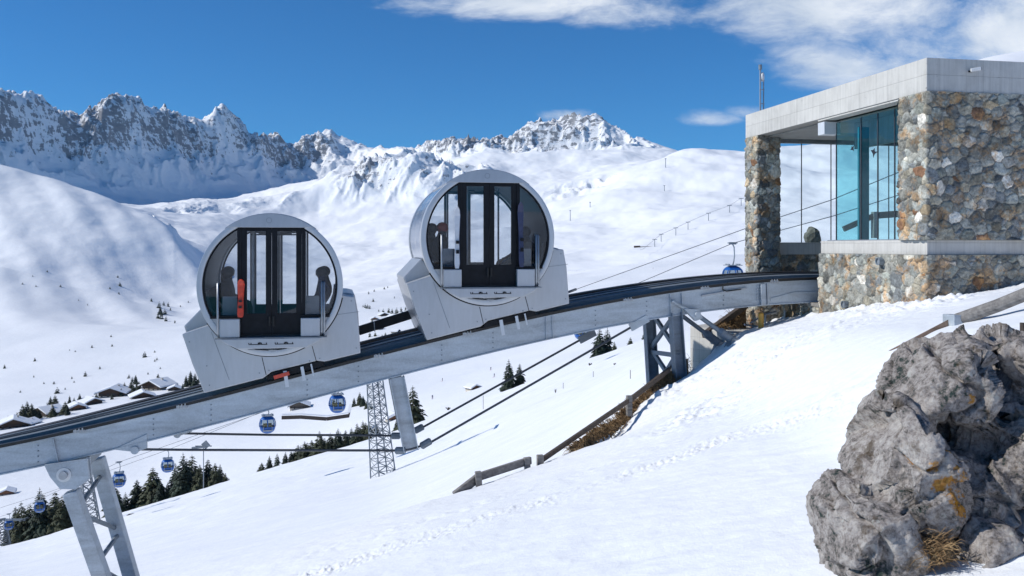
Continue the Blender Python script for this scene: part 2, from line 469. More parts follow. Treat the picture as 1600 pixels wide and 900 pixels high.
#            -500   0  100  200  250  300  350  400  450  500  550  600  650  700  760  800  900 1000 1100 1200 1400 1900
RW = [
 (150, 150, row("1010 915  890  858  840  822  806  790  774  758  742  725  705  682  655  640  602  575  552  542  525  515")),
 (230, 230, row(" 900 852  838  815  800  785  770  755  741  727  713  695  672  650  628  615  585  560  540  530  512  502")),
 (330, 330, row(" 792 775  768  760  748  736  724  712  700  688  668  652  636  620  604  590  560  535  520  510  495  485")),
 (500, 500, row(" 692 676  664  652  648  644  640  636  628  620  610  600  592  582  570  560  535  510  495  485  475  465")),
 (700, 700, row(" 640 625  617  609  604  600  597  594  584  575  568  560  552  545  535  525  505  485  470  462  450  440")),
 (1000, 1000, row("570 556  548  540  534  530  526  523  518  512  506  500  496  492  486  480  467  452  442  432  422  412")),
 (1500, 1500, row("430 420  440  465  478  490  488  485  478  470  462  455  450  445  440  435  422  408  398  388  378  368")),
 (2050, 2050, row("225 262  287  322  352  393  425  432  434  432  427  420  415  410  404  398  383  367  353  343  333  323")),
 (2600, 2600, row("300 310  325  352  366  378  386  388  388  386  383  378  374  368  362  356  340  318  298  293  288  283")),
 (3420, 3320, row("300 300  310  334  334  336  340  340  338  336  332  328  326  324  318  312  290  268  228  230  226  240")),
 (3700, 3600, row("300 300  305  324  327  324  321  318  300  284  256  233  238  256  278  282  262  250  250  255  262  270")),
 (4880, 3900, row("300 300  300  318  312  302  304  300  292  288  272  262  262  262  258  258  240  240  255  265  275  280")),
 (5230, 4150, row("225 228  240  250  245  240  238  255  255  248  248  248  245  240  238  236  214  230  255  270  280  290")),
]
SKY_X = [-500, -200, 0, 22, 45, 75, 95, 125, 140, 160, 178, 200, 222, 235, 255, 275, 300, 318, 333, 346, 360, 375, 390, 405, 420, 436, 450, 480, 500, 516, 530, 548, 575, 610, 650, 700, 722, 750, 775, 800, 815, 830, 850, 880, 905, 930, 945, 962, 985, 1005, 1040, 1090, 1160, 1300, 1900]
SKY_P = [170, 190, 143, 140, 145, 158, 170, 186, 178, 161, 156, 158, 162, 171, 166, 176, 184, 180, 168, 164, 172, 190, 210, 216, 208, 212, 220, 214, 208, 205, 212, 220, 228, 232, 231, 222, 217, 223, 216, 211, 205, 190, 188, 183, 186, 182, 192, 203, 214, 222, 236, 250, 262, 280, 290]
tf = tgrid(-1.35, 1.35, -0.60, 0.60, 0.00125, 0.02)
pxf = 800 + tf * F
lr = sstep(520, 720, pxf)             # 0 = left range depths, 1 = right range depths
nodesD = []; nodesP = []
for dl, dr, r in RW:
    nodesD.append(dl * (1 - lr) + dr * lr); nodesP.append(np.interp(pxf, C_, r))
DIAG = 0
nodesD.append(5520 * (1 - lr) + 4420 * lr); nodesP.append(np.interp(pxf, SKY_X, SKY_P))
nodesD.append(8000 * (1 - lr) + 7000 * lr); nodesP.append(np.full(len(pxf), 360.0))
nodesD = np.array(nodesD)
# the left range runs away from the viewer: near at the left edge, far at the pass
dg = np.interp(pxf, [-900, -200, 0, 200, 400, 560, 700, 2300], [.50, .57, .64, .76, .92, 1.04, 1.0, 1.0])
dg = blur(dg, 30, 0, 2)
for k, wk in ((10, .8), (11, 1.0), (12, 1.0), (13, 1.0)): nodesD[k] = nodesD[k] * (1 + (dg - 1) * wk)
nodesD[9] = np.minimum(nodesD[9], nodesD[10] * .93); nodesD[8] = np.minimum(nodesD[8], nodesD[9] * .9)
nodesP = np.array(nodesP)
for k in range(len(nodesP) - 2): nodesP[k] = blur(nodesP[k], 22, 0, 3)
nodesP[-2] = blur(nodesP[-2], 1, 0, 1)
sizes = [10, 24, 40, 30, 40, 60, 60, 60, 50, 60, 60, 60, 80, 40]
# parameter u along the nodes, smooth (monotone cubic) between them
u = np.concatenate([k + np.linspace(0, 1, n, endpoint=False) for k, n in enumerate(sizes)] + [[len(sizes)]])
NZ = (HZ - nodesP) / F * nodesD      # heights
def pchip(nodes, u):
    n = len(nodes); d = np.diff(nodes, axis=0); m_ = np.zeros_like(nodes)
    same = d[:-1] * d[1:] > 0
    m_[1:-1] = np.where(same, 2 * d[:-1] * d[1:] / np.where(same, d[:-1] + d[1:], 1), 0)
    m_[0] = d[0]; m_[-1] = d[-1]
    k = np.minimum(u.astype(int), n - 2); s = (u - k)[:, None]
    a, b2 = nodes[k], nodes[k + 1]; ma, mb_ = m_[k], m_[k + 1]
    return (2 * s ** 3 - 3 * s ** 2 + 1) * a + (s ** 3 - 2 * s ** 2 + s) * ma + (-2 * s ** 3 + 3 * s ** 2) * b2 + (s ** 3 - s ** 2) * mb_
LD = np.exp(pchip(np.log(nodesD), u))
NP_ = (HZ - pchip(NZ / nodesD * F, u))      # interpolate the elevation angle
ZF = (HZ - NP_) / F * LD
XF = LD * (tf[None, :] * CA + SA); YF = LD * (-tf[None, :] * SA + CA)
PXF = np.broadcast_to(pxf[None, :], LD.shape); U = np.broadcast_to(u[:, None], LD.shape)
def bump2(px0, px1, u0, u1, f=40, fu=.5):
    return sstep(px0 - f, px0 + f, PXF) * (1 - sstep(px1 - f, px1 + f, PXF)) * sstep(u0 - fu, u0 + fu, U) * (1 - sstep(u1 - fu, u1 + fu, U))
rk = np.maximum(bump2(-900, 560, 12.0, 14.0, 50, .42), .62 * bump2(-900, 560, 11.45, 14.0, 50, .45))
rk = np.maximum(rk, bump2(525, 765, 9.35, 10.5, 40, .35) * 1.0)
rk = np.maximum(rk, bump2(250, 480, 9.6, 10.15, 40, .35) * 0.35)
rk = np.maximum(rk, bump2(640, 1010, 11.8, 14.0, 40, .4) * 1.06)
rk = np.maximum(rk, bump2(440, 640, 12.6, 14.0, 40, .4) * 0.8)
rk = np.maximum(rk, bump2(860, 960, 8.75, 9.05, 25, .12) * 0.62)
rk = np.maximum(rk, bump2(235, 275, 7.0, 7.25, 16, .15) * 0.6)
rk = rk * np.clip(0.86 + 0.55 * fbm(XF / 420, YF / 420, 3, 77), 0.45, 0.99)
ca = np.clip((U - 13) / 1.0, 0, 1) * (U <= 13) 
crest = np.exp(-((U - 13) / 0.10) ** 2)
nearc = np.maximum(np.exp(-((U - 13) / 0.45) ** 2), .85 * np.exp(-((U - 10) / 0.30) ** 2))
rg = ridged(XF / 560 + 0.3 * fbm(XF / 900, YF / 900, 2, 5), YF / 900, 4, 12, 0.5)
amp = np.where(PXF < 560, 90, 60) * rk * (1 - 0.9 * nearc)
ZF = ZF + (rg - 0.95) * amp
rg2 = ridged(XF / 150 + .4 * fbm(XF / 160, YF / 160, 2, 8), YF / 190, 6, 44, 0.62)
ZF = ZF + (rg2 - 0.95) * 46 * rk * (1 - 0.5 * nearc)
ZF = ZF + nearc * rk * 16 * fbm(XF / 60, YF / 60, 4, 90, .65)
# rolling snow fields
roll = sstep(3.6, 6.5, U) * (1 - rk * .7) * (1 - sstep(13.2, 13.6, U))
amp2 = np.clip(LD / 2000, .1, 1.4)
ZF = ZF + roll * amp2 * (30 * fbm(XF / 420, YF / 420, 3, 33, .45) * (1 - np.exp(-((U - 7) / .35) ** 2) * .6) + 5.0 * fbm(XF / 130, YF / 130, 3, 35, .5) + 1.2 * fbm(XF / 38, YF / 38, 2, 37, .5))
ZF = ZF + (1 - roll) * (1 - rk) * 1.0 * fbm(XF / 60, YF / 60, 3, 36) * sstep(150, 400, LD)
# ribs running down the near left shoulder
sh = bump2(-900, 330, 5.6, 7.05, 60, .5)
ribs = perlin((XF + .45 * YF) / 170, YF / 900, 71) + .5 * perlin((XF + .5 * YF) / 70, YF / 500, 72)
ZF = ZF + sh * (ribs * 26 + 2.2 * fbm(XF / 75, YF / 75, 3, 74))
ROCKY = rk
TF_U = u
def far_at(px, py, dmin=180, dmax=4200):
    """visible point of the far terrain at a picture position"""
    j = int(np.clip(np.searchsorted(pxf, px), 1, len(pxf) - 1))
    col = HZ - ZF[:, j] / LD[:, j] * F
    top = 1e9
    for i in range(len(col)):
        if LD[i, j] < dmin: continue
        if col[i] <= py: return Vector((float(XF[i, j]), float(YF[i, j]), float(ZF[i, j]))), float(LD[i, j])
    return Vector((float(XF[i, j]), float(YF[i, j]), float(ZF[i, j]))), float(LD[i, j])
def far_depth(px, D):
    """point of the far terrain at a picture column and camera depth"""
    j = int(np.clip(np.searchsorted(pxf, px), 1, len(pxf) - 1)); i = int(np.clip(np.searchsorted(LD[:, j], D), 1, len(u) - 1))
    return Vector((float(XF[i, j]), float(YF[i, j]), float(ZF[i, j])))
kv = int(np.searchsorted(u, 6.0)); 
grid_mesh('valley_ground', XF[:kv + 1], YF[:kv + 1], ZF[:kv + 1], M_snow_far)
grid_mesh('mountains', XF[kv:], YF[kv:], ZF[kv:], M_mount, attrs={'rocky': ROCKY[kv:]})
# ================================================================ materials of built things
def galv_mat(name, base, rough=0.42):
    m, nt, b = material(name)
    p = nt.new('ShaderNodeTexCoord').outputs['Object']
    st = nt.vmath('MULTIPLY', p, (0.55, 0.8, 2.6))
    n1 = nt.noise(st, 1.6, 6, 0.62, dist=0.6); n2 = nt.noise(p, 26, 3, 0.6)
    vr = nt.new('ShaderNodeTexVoronoi', Vector=p, Scale=34.0).outputs['Distance']
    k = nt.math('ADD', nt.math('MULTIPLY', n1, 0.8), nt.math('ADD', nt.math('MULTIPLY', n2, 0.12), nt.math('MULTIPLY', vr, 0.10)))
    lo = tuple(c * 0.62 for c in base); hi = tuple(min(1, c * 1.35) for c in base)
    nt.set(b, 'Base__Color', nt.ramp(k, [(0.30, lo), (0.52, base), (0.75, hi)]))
    b.inputs['Metallic'].default_value = 0.25
    nt.set(b, 'Roughness', nt.smooth(n1, -0.9, 1.6))
    nt.set(b, 'Normal', nt.bump(n2, 0.12, 0.004))
    return m
M_galv = galv_mat('galvanised_steel', (0.42, 0.465, 0.51))
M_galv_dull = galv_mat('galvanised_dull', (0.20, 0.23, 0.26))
M_rail = simple('rail_dark', (0.022, 0.020, 0.020), 0.5, 0.2, 0.4, 5, 0.2)
M_rail_brown = simple('rail_brown', (0.032, 0.026, 0.024), 0.55, 0.1, 0.4, 3, 0.3)
M_steel = simple('bare_steel', (0.34, 0.36, 0.39), 0.38, 0.6, 0.12, 9)
M_black = simple('black_frame', (0.010, 0.011, 0.014), 0.5, 0.0, 0.3, 7); M_black.node_tree.nodes['Principled BSDF'].inputs['Specular IOR Level'].default_value = 0.2
M_rubber = simple('rubber', (0.02, 0.02, 0.02), 0.75)
M_cable = simple('steel_cable', (0.085, 0.09, 0.10), 0.55, 0.4, 0.3, 30)
M_interior = simple('cabin_interior', (0.07, 0.074, 0.082), 0.6)
M_bench = simple('bench_shell', (0.20, 0.22, 0.24), 0.5)
M_white_plate = simple('white_plate', (0.62, 0.64, 0.66), 0.45, 0.2, 0.06)
M_red = simple('red_paint', (0.55, 0.06, 0.03), 0.4, 0, 0.2, 14)
def paint_mat(name, base, dirt=0.24):
    m, nt, b = material(name)
    p = nt.new('ShaderNodeTexCoord').outputs['Object']
    n1 = nt.noise(p, 1.1, 5, 0.6); n2 = nt.noise(nt.vmath('MULTIPLY', p, (7, 7, 1.2)), 1.5, 6, 0.65)
    sp = nt.smooth(nt.noise(p, 60, 2, 0.5), 0.71, 0.78)
    k = nt.math('ADD', nt.math('MULTIPLY', n1, 0.5), nt.math('MULTIPLY', n2, 0.5))
    c = nt.ramp(k, [(0.35, tuple(v * (1 - dirt * .5) for v in base)), (0.65, tuple(min(1, v * 1.06) for v in base))])
    nt.set(b, 'Base__Color', nt.mix(nt.math('MULTIPLY', sp, 0.5), c, (0.1, 0.1, 0.1, 1)))
    b.inputs['Metallic'].default_value = 0.35
    nt.set(b, 'Roughness', nt.math('ADD', nt.math('MULTIPLY', n2, 0.30), 0.20))
    nt.set(b, 'Normal', nt.bump(n1, 0.12, 0.03))
    return m
M_cab = paint_mat('silver_grey_paint', (0.44, 0.46, 0.49))
M_cab_side = paint_mat('silver_grey_shell', (0.42, 0.44, 0.47))
m, nt, b = material('barrel_skin'); b.inputs['Base Color'].default_value = (0.55, 0.58, 0.62, 1); b.inputs['Metallic'].default_value = 0.9; b.inputs['Roughness'].default_value = 0.16
p = nt.new('ShaderNodeTexCoord').outputs['Object']; nt.set(b, 'Normal', nt.bump(nt.noise(p, 1.4, 3, 0.5), 0.25, 0.1)); M_barrel = m
def glass_mat(name, tint, refl=1.0, ior=1.45):
    m = bpy.data.materials.new(name); m.use_nodes = True; nt = NT(m.node_tree); nt.n.clear()
    out = nt.n.new('ShaderNodeOutputMaterial')
    tr = nt.new('ShaderNodeBsdfTransparent', Color=c4(tint)); gl = nt.new('ShaderNodeBsdfGlossy', Color=(0.9, 0.95, 1, 1), Roughness=0.02)
    lw = nt.new('ShaderNodeLayerWeight', Blend=0.5).outputs['Facing']; fr = nt.math('ADD', nt.math('MULTIPLY', nt.math('POWER', lw, 5.0), 0.9), 0.035)
    mx = nt.n.new('ShaderNodeMixShader'); nt.l.new(nt.math('MULTIPLY', fr, refl), mx.inputs[0])
    nt.l.new(tr.outputs[0], mx.inputs[1]); nt.l.new(gl.outputs[0], mx.inputs[2]); nt.l.new(mx.outputs[0], out.inputs[0])
    return m
M_glass_cab = glass_mat('cabin_glass', (0.88, 0.90, 0.92), 0.8)
M_glass_teal = glass_mat('teal_glass', (0.76, 0.94, 0.955), 0.7)
M_glass_clear = glass_mat('clear_glass', (0.95, 0.98, 0.985), 0.7)
# board-marked concrete
def concrete_mat(name, base=(0.52, 0.505, 0.475), dark=0.5):
    m, nt, b = material(name)
    p = nt.new('ShaderNodeTexCoord').outputs['Object']; sp = nt.new('ShaderNodeSeparateXYZ', Vector=p)
    hor = nt.math('ADD', sp.outputs[0], sp.outputs[1])
    cell = nt.math('FLOOR', nt.math('MULTIPLY', hor, 0.83)); row_ = nt.math('FLOOR', nt.math('ADD', nt.math('MULTIPLY', sp.outputs[2], 3.39), 0.78))
    wn = nt.new('ShaderNodeTexWhiteNoise', _noise_dimensions='3D', Vector=nt.new('ShaderNodeCombineXYZ', X=cell, Y=row_).outputs[0]).outputs[0]
    bd = nt.noise(nt.new('ShaderNodeCombineXYZ', X=nt.math('MULTIPLY', hor, 9.0), Y=nt.math('MULTIPLY', sp.outputs[2], 0.4)).outputs[0], 1.6, 5, 0.7)
    blot = nt.noise(p, 1.3, 6, 0.62); pit = nt.smooth(nt.noise(p, 16, 4, 0.7), 0.63, 0.72)
    stain = nt.math('MULTIPLY', pit, nt.smooth(nt.noise(p, 1.6, 3, 0.6), 0.47, 0.62))
    k = nt.math('ADD', nt.math('ADD', nt.math('MULTIPLY', bd, 0.50), nt.math('MULTIPLY', blot, 0.44)), nt.math('MULTIPLY', wn, 0.06))
    c = nt.ramp(k, [(0.30, tuple(v * 0.66 for v in base)), (0.50, base), (0.70, tuple(min(1, v * 1.25) for v in base))])
    c = nt.mix(nt.math('MULTIPLY', stain, 0.75), c, (0.09, 0.085, 0.08, 1))
    # joints between the formwork boards
    fz = nt.math('ABSOLUTE', nt.math('SUBTRACT', nt.math('FRACT', nt.math('ADD', nt.math('MULTIPLY', sp.outputs[2], 3.39), 0.78)), 0.5))
    fh = nt.math('ABSOLUTE', nt.math('SUBTRACT', nt.math('FRACT', nt.math('MULTIPLY', hor, 0.83)), 0.5))
    j = nt.math('MAXIMUM', nt.smooth(fz, 0.482, 0.497), nt.math('MULTIPLY', nt.smooth(fh, 0.494, 0.499), 0.6))
    c = nt.mix(nt.math('MULTIPLY', j, 0.42), c, (0.13, 0.125, 0.12, 1))
    nt.set(b, 'Base__Color', c); b.inputs['Roughness'].default_value = 0.85; b.inputs['Specular IOR Level'].default_value = 0.2
    h = nt.math('SUBTRACT', nt.math('ADD', nt.math('MULTIPLY', bd, 0.5), nt.math('MULTIPLY', nt.noise(p, 22, 4, 0.6), 0.4)), nt.math('MULTIPLY', j, 0.8))
    nt.set(b, 'Normal', nt.bump(h, 0.5, 0.012))
    return m
M_conc = concrete_mat('board_concrete')
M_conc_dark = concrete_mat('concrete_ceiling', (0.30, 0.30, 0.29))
# rubble masonry: colour comes from the stone each point belongs to
m, nt, b = material('rubble_stone')
a1 = nt.new('ShaderNodeAttribute', _attribute_name='stone_t').outputs['Fac']; a2 = nt.new('ShaderNodeAttribute', _attribute_name='stone_v').outputs['Fac']
ed = nt.new('ShaderNodeAttribute', _attribute_name='edge').outputs['Fac']
p = nt.new('ShaderNodeTexCoord').outputs['Object']
base = nt.ramp(a1, [(0.0, (0.22, 0.22, 0.20)), (0.16, (0.29, 0.285, 0.25)), (0.34, (0.18, 0.19, 0.19)), (0.46, (0.33, 0.34, 0.31)), (0.60, (0.30, 0.31, 0.27)),
                    (0.72, (0.36, 0.33, 0.26)), (0.83, (0.42, 0.40, 0.34)), (0.92, (0.34, 0.27, 0.18)), (0.945, (0.27, 0.15, 0.09)), (0.965, (0.55, 0.52, 0.46))], 'CONSTANT')
mot = nt.noise(p, 9, 7, 0.68); mot2 = nt.noise(p, 30, 4, 0.7)
c = nt.mix(nt.smooth(nt.noise(p, 2.6, 6, 0.68), 0.51, 0.62), base, nt.mix(0.62, base, (0.42, 0.24, 0.10, 1)))
c = nt.mix(1.0, c, nt.ramp(nt.math('ADD', nt.math('MULTIPLY', mot, 0.65), nt.math('MULTIPLY', mot2, 0.35)), [(0.34, 0.42), (0.5, 1.05), (0.66, 1.85)]), 'MULTIPLY')
vv = nt.new('ShaderNodeCombineColor', Red=a2, Green=a2, Blue=a2).outputs[0]
c = nt.mix(1.0, c, vv, 'MULTIPLY')
mort = nt.ramp(mot2, [(0.3, (0.13, 0.12, 0.11)), (0.7, (0.30, 0.285, 0.26))])
nt.set(b, 'Base__Color', nt.mix(nt.math('SUBTRACT', 1.0, nt.smooth(ed, 0.05, 0.30)), c, mort))
b.inputs['Roughness'].default_value = 0.88; b.inputs['Specular IOR Level'].default_value = 0.2
nt.set(b, 'Normal', nt.bump(nt.math('ADD', mot, nt.math('MULTIPLY', mot2, 0.5)), 0.8, 0.02))
M_stone = m
# foreground rock
m, nt, b = material('lichen_rock')
g = nt.new('ShaderNodeTexCoord').outputs['Object']
n1 = nt.noise(g, 2.6, 8, 0.68); n2 = nt.noise(g, 17, 8, 0.72); n3 = nt.noise(g, 60, 4, 0.7)
k = nt.math('ADD', nt.math('ADD', nt.math('MULTIPLY', n1, 0.40), nt.math('MULTIPLY', n2, 0.42)), nt.math('MULTIPLY', n3, 0.18))
c = nt.ramp(k, [(0.42, (0.035, 0.052, 0.047)), (0.465, (0.21, 0.185, 0.172)), (0.52, (0.37, 0.338, 0.318)), (0.59, (0.50, 0.47, 0.44)), (0.69, (0.64, 0.62, 0.585))])
vor = nt.new('ShaderNodeTexVoronoi', Vector=nt.vmath('ADD', g, nt.vmath('MULTIPLY', nt.noise(g, 9, 3, .6, out=1), (.12, .12, .12))), Scale=9.0)
pale = nt.math('MULTIPLY', nt.math('SUBTRACT', 1.0, nt.smooth(vor.outputs['Distance'], 0.10, 0.17)), nt.smooth(nt.noise(g, 3.1, 2, .5), .48, .56))
c = nt.mix(nt.math('MULTIPLY', pale, 0.75), c, (0.47, 0.47, 0.44, 1))
br = nt.smooth(nt.noise(nt.vmath('ADD', g, (4, 1, 2)), 4.2, 6, 0.66), 0.56, 0.66)
c = nt.mix(nt.math('MULTIPLY', br, 0.65), c, (0.075, 0.050, 0.026, 1))
M_rock_nt = (m, nt, b, g, c, k, n2, n3); M_rock = m
M_stone_plain = simple('plain_boulder', (0.16, 0.17, 0.15), 0.9, 0, 0.5, 6, .8, .02)
def wood_mat(name, lo, hi, axis=(1.2, 9, 9)):
    m, nt, b = material(name)
    p = nt.new('ShaderNodeTexCoord').outputs['Object']
    n = nt.noise(nt.vmath('MULTIPLY', p, axis), 2.5, 6, 0.65)
    nt.set(b, 'Base__Color', nt.ramp(n, [(0.3, lo), (0.7, hi)])); b.inputs['Roughness'].default_value = 0.85
    nt.set(b, 'Normal', nt.bump(n, 0.5, 0.01)); return m
M_wood_grey = wood_mat('weathered_wood', (0.11, 0.10, 0.095), (0.27, 0.255, 0.24))
M_wood_dark = wood_mat('dark_wood', (0.035, 0.027, 0.023), (0.10, 0.075, 0.06))
M_wood_brown = wood_mat('brown_board', (0.16, 0.10, 0.065), (0.34, 0.23, 0.16))
M_chalet = wood_mat('chalet_wood', (0.035, 0.022, 0.015), (0.12, 0.07, 0.045), (.3, .3, 3))
M_chalet_red = wood_mat('chalet_wood_red', (0.16, 0.07, 0.035), (0.30, 0.15, 0.08), (.3, .3, 3))
M_chalet_grey = wood_mat('chalet_wood_grey', (0.10, 0.085, 0.07), (0.20, 0.17, 0.14), (.3, .3, 3))
M_plaster = simple('plaster', (0.55, 0.50, 0.43), 0.9)
M_windowg = simple('dark_window', (0.03, 0.04, 0.05), 0.15, 0, 0.3)
M_roofsnow = snow_mat('roof_snow', 1.0, .4)
M_needle = simple('needles', (0.020, 0.036, 0.022), 0.8, 0, 0.6, 3.0)
M_needle2 = simple('needles_olive', (0.042, 0.052, 0.024), 0.8, 0, 0.6, 3.0)
M_bark = simple('bark', (0.06, 0.045, 0.035), 0.9)
M_gblue = simple('gondola_blue', (0.012, 0.10, 0.36), 0.3, 0.1, 0.15)
M_ggrey = simple('gondola_trim', (0.30, 0.33, 0.36), 0.4, 0.3)
M_gyel = simple('gondola_seat', (0.45, 0.34, 0.12), 0.6)
M_glass_dark = glass_mat('gondola_glass', (0.60, 0.66, 0.70), 0.8)
M_yellow = simple('yellow_post_paint', (0.60, 0.33, 0.06), 0.5, 0, 0.25, 9)
def blade_mat(name, cols):
    m, nt, b = material(name)
    p = nt.new('ShaderNodeTexCoord').outputs['Object']
    nt.set(b, 'Base__Color', nt.ramp(nt.noise(p, 11, 4, 0.7), [(0.30, cols[0]), (0.5, cols[1]), (0.7, cols[2])])); b.inputs['Roughness'].default_value = 0.9
    return m
M_grass = blade_mat('dry_grass', [(0.10, 0.06, 0.025), (0.26, 0.16, 0.075), (0.42, 0.30, 0.15)])
M_soil = blade_mat('bank_soil', [(0.05, 0.03, 0.018), (0.13, 0.08, 0.04), (0.26, 0.18, 0.10)])
M_jacket = [simple('jacket_' + n_, c_, 0.8) for n_, c_ in (('black', (0.018, 0.018, 0.022)), ('navy', (0.015, 0.03, 0.09)), ('grey', (0.05, 0.05, 0.055)), ('maroon', (0.12, 0.02, 0.02)))]
M_skin = simple('skin', (0.45, 0.27, 0.19), 0.6)
M_hat = simple('helmet', (0.03, 0.03, 0.035), 0.4)
M_hat_red = simple('helmet_red', (0.35, 0.03, 0.02), 0.4)
M_ski_red = simple('ski_red', (0.62, 0.05, 0.02), 0.3, 0, 0.3, 20)
M_ski_white = simple('ski_white', (0.60, 0.62, 0.66), 0.3, 0, 0.1, 20)
M_ski_navy = simple('ski_navy', (0.02, 0.03, 0.09), 0.3, 0, 0.3, 20)
M_bird = simple('bird_decal', (0.01, 0.012, 0.02), 0.6)
# ================================================================ mountain station
rng = np.random.default_rng(11)
X0, Y0, Y1 = 10.2, 13.97, 20.98          # corner and far end of the lit facade
ZB0, ZB1, ZS0, ZS1 = -0.15, 0.115, 2.72, 3.31
def stone_sheet(name, path, z0, z1, parent, step=0.015, size=0.20, depth=0.045, seed=1, flip=False):
    """a rubble wall face along a path of (x, y) corners, stones standing proud of their joints; outward is left of the path"""
    r_ = np.random.default_rng(seed)
    segs = []; L = [0.0]
    for a, b_ in zip(path[:-1], path[1:]): L.append(L[-1] + math.dist(a, b_))
    S_ = np.arange(0, L[-1] + step, step); S_[-1] = L[-1]
    px_ = np.interp(S_, L, [p_[0] for p_ in path]); py_ = np.interp(S_, L, [p_[1] for p_ in path])
    nx = np.zeros_like(S_); ny = np.zeros_like(S_)
    for k in range(len(path) - 1):
        dx = path[k + 1][0] - path[k][0]; dy = path[k + 1][1] - path[k][1]; l = math.hypot(dx, dy)
        inside = sstep(L[k] - .03, L[k] + .03, S_) * (1 - sstep(L[k + 1] - .03, L[k + 1] + .03, S_)) if 0 < k < len(path) - 2 else (
            (1 - sstep(L[1] - .03, L[1] + .03, S_)) if k == 0 and len(path) > 2 else (sstep(L[k] - .03, L[k] + .03, S_) if k else np.ones_like(S_)))
        nx += inside * (-dy / l); ny += inside * (dx / l)
    if flip: nx = -nx; ny = -ny
    Zs_ = np.linspace(z0, z1, max(3, int((z1 - z0) / step)))
    SS, ZZ = np.meshgrid(S_, Zs_)
    # sites: a jittered field thinned by random radii, so big stones sit among small ones
    pts = []
    area = L[-1] * (z1 - z0)
    tries = int(area / (size * size) * 40)
    cand = np.stack([r_.uniform(-.2, L[-1] + .2, tries), r_.uniform(z0 - .15, z1 + .15, tries)], 1)
    rad = np.clip(r_.lognormal(math.log(size * .66), .55, tries), size * .26, size * 1.5); rad[: tries // 4] = np.maximum(rad[: tries // 4], size * .9)
    kp = []; kr = []
    for c_, r0 in zip(cand, rad):
        if kp:
            A = np.array(kp); d_ = np.hypot((A[:, 0] - c_[0]) * .85, A[:, 1] - c_[1])
            if np.any(d_ < (np.array(kr) + r0) * .5): continue
        kp.append(c_); kr.append(r0)
    A = np.array(kp); R_ = np.array(kr); ns = len(A)
    wx = SS + 0.05 * fbm(SS * 4, ZZ * 4, 4, seed, .6) ; wz = ZZ + 0.05 * fbm(SS * 4 + 9, ZZ * 4, 4, seed + 5, .6)
    d1 = np.full(SS.shape, 9.0); d2 = np.full(SS.shape, 9.0); i1 = np.zeros(SS.shape, int); i2 = np.zeros(SS.shape, int)
    for k in range(ns):
        dk = ((wx - A[k, 0]) * .86) ** 2 + (wz - A[k, 1]) ** 2 - (R_[k] * .5) ** 2
        m1 = dk < d1; m2 = (~m1) & (dk < d2); i2 = np.where(m1, i1, np.where(m2, k, i2)); d2 = np.where(m1, d1, np.minimum(d2, dk)); i1 = np.where(m1, k, i1); d1 = np.where(m1, dk, d1)
    e = (d2 - d1) / np.maximum(2 * np.hypot((A[i1, 0] - A[i2, 0]) * .86, A[i1, 1] - A[i2, 1]), .05)
    t_ = r_.random(ns); v_ = r_.uniform(0.50, 1.35, ns); tx = r_.normal(0, .13, ns); tz = r_.normal(0, .13, ns); hh = r_.uniform(.55, 1.0, ns)
    body = 1 - np.exp(-(e / 0.013) ** 1.6)
    h = body * depth * hh[i1] + body * ((SS - A[i1, 0]) * tx[i1] + (ZZ - A[i1, 1]) * tz[i1]) + 0.018 * fbm(SS * 9, ZZ * 9, 4, seed + 3, .6) * body
    h += 0.006 * fbm(SS * 40, ZZ * 40, 2, seed + 4)
    X_ = px_[None, :] + nx[None, :] * h; Y_ = py_[None, :] + ny[None, :] * h
    o = grid_mesh(name, X_, Y_, ZZ, M_stone, kind=None, attrs={'stone_t': t_[i1], 'stone_v': v_[i1], 'edge': np.clip(e / .035, 0, 1)})
    if parent is not None: o.parent = parent
    return o
st = empty('mountain_station', (0, 0, 0), 'open station building of rubble stone under a tilted concrete roof slab with glazed side', 'building')
XE = 15.0
EPS = 0.03
# lower and upper parts of the wrapped corner
stone_sheet('stone_wall', [(X0, 17.50), (X0, Y0), (XE, Y0)], -2.6, ZB0, st, seed=3, flip=True)
stone_sheet('stone_wall', [(X0, 14.75), (X0, Y0), (XE, Y0)], ZB1, ZS0, st, seed=8, flip=True)
mb = MB(); mb.box(X0 + EPS, XE, Y0 + EPS, Y0 + .55, -2.6, ZB0 + .01); mb.box(X0 + EPS, X0 + .55, Y0 + .55, 17.5 - EPS, -2.6, ZB0 + .01)
mb.box(X0 + EPS, XE, Y0 + EPS, 14.75 - EPS, ZB1 - .01, ZS0 - .005)
mb.build('wall_core', M_stone_core if 'M_stone_core' in globals() else M_conc_dark, st)
# reveals
stone_sheet('stone_reveal', [(X0, 17.50), (X0 + .55, 17.50)], -2.6, ZB0, st, seed=5)
stone_sheet('stone_reveal', [(X0, 14.75), (X0 + .78, 14.75)], ZB1, ZS0, st, seed=6)
mb = MB(); mb.box(X0 + .035, X0 + .6, Y0 + .61, 17.5, ZB0, ZB1); mb.box(X0 + .035, XE, Y0 + .035, Y0 + .61, ZB0, ZB1)
mb.build('concrete_band', M_conc, st, bevel=.008)
# far pillar
stone_sheet('stone_pillar', [(10.8, Y1), (X0, Y1), (X0, 20.37), (10.8, 20.37), (10.8, Y1)], -3.2, ZS0, st, seed=14, flip=True)
mb = MB(); mb.box(X0 + EPS, 10.8 - EPS, 20.37 + EPS, Y1 - EPS, -3.2, ZS0 - .005); mb.build('pillar_core', M_conc_dark, st)
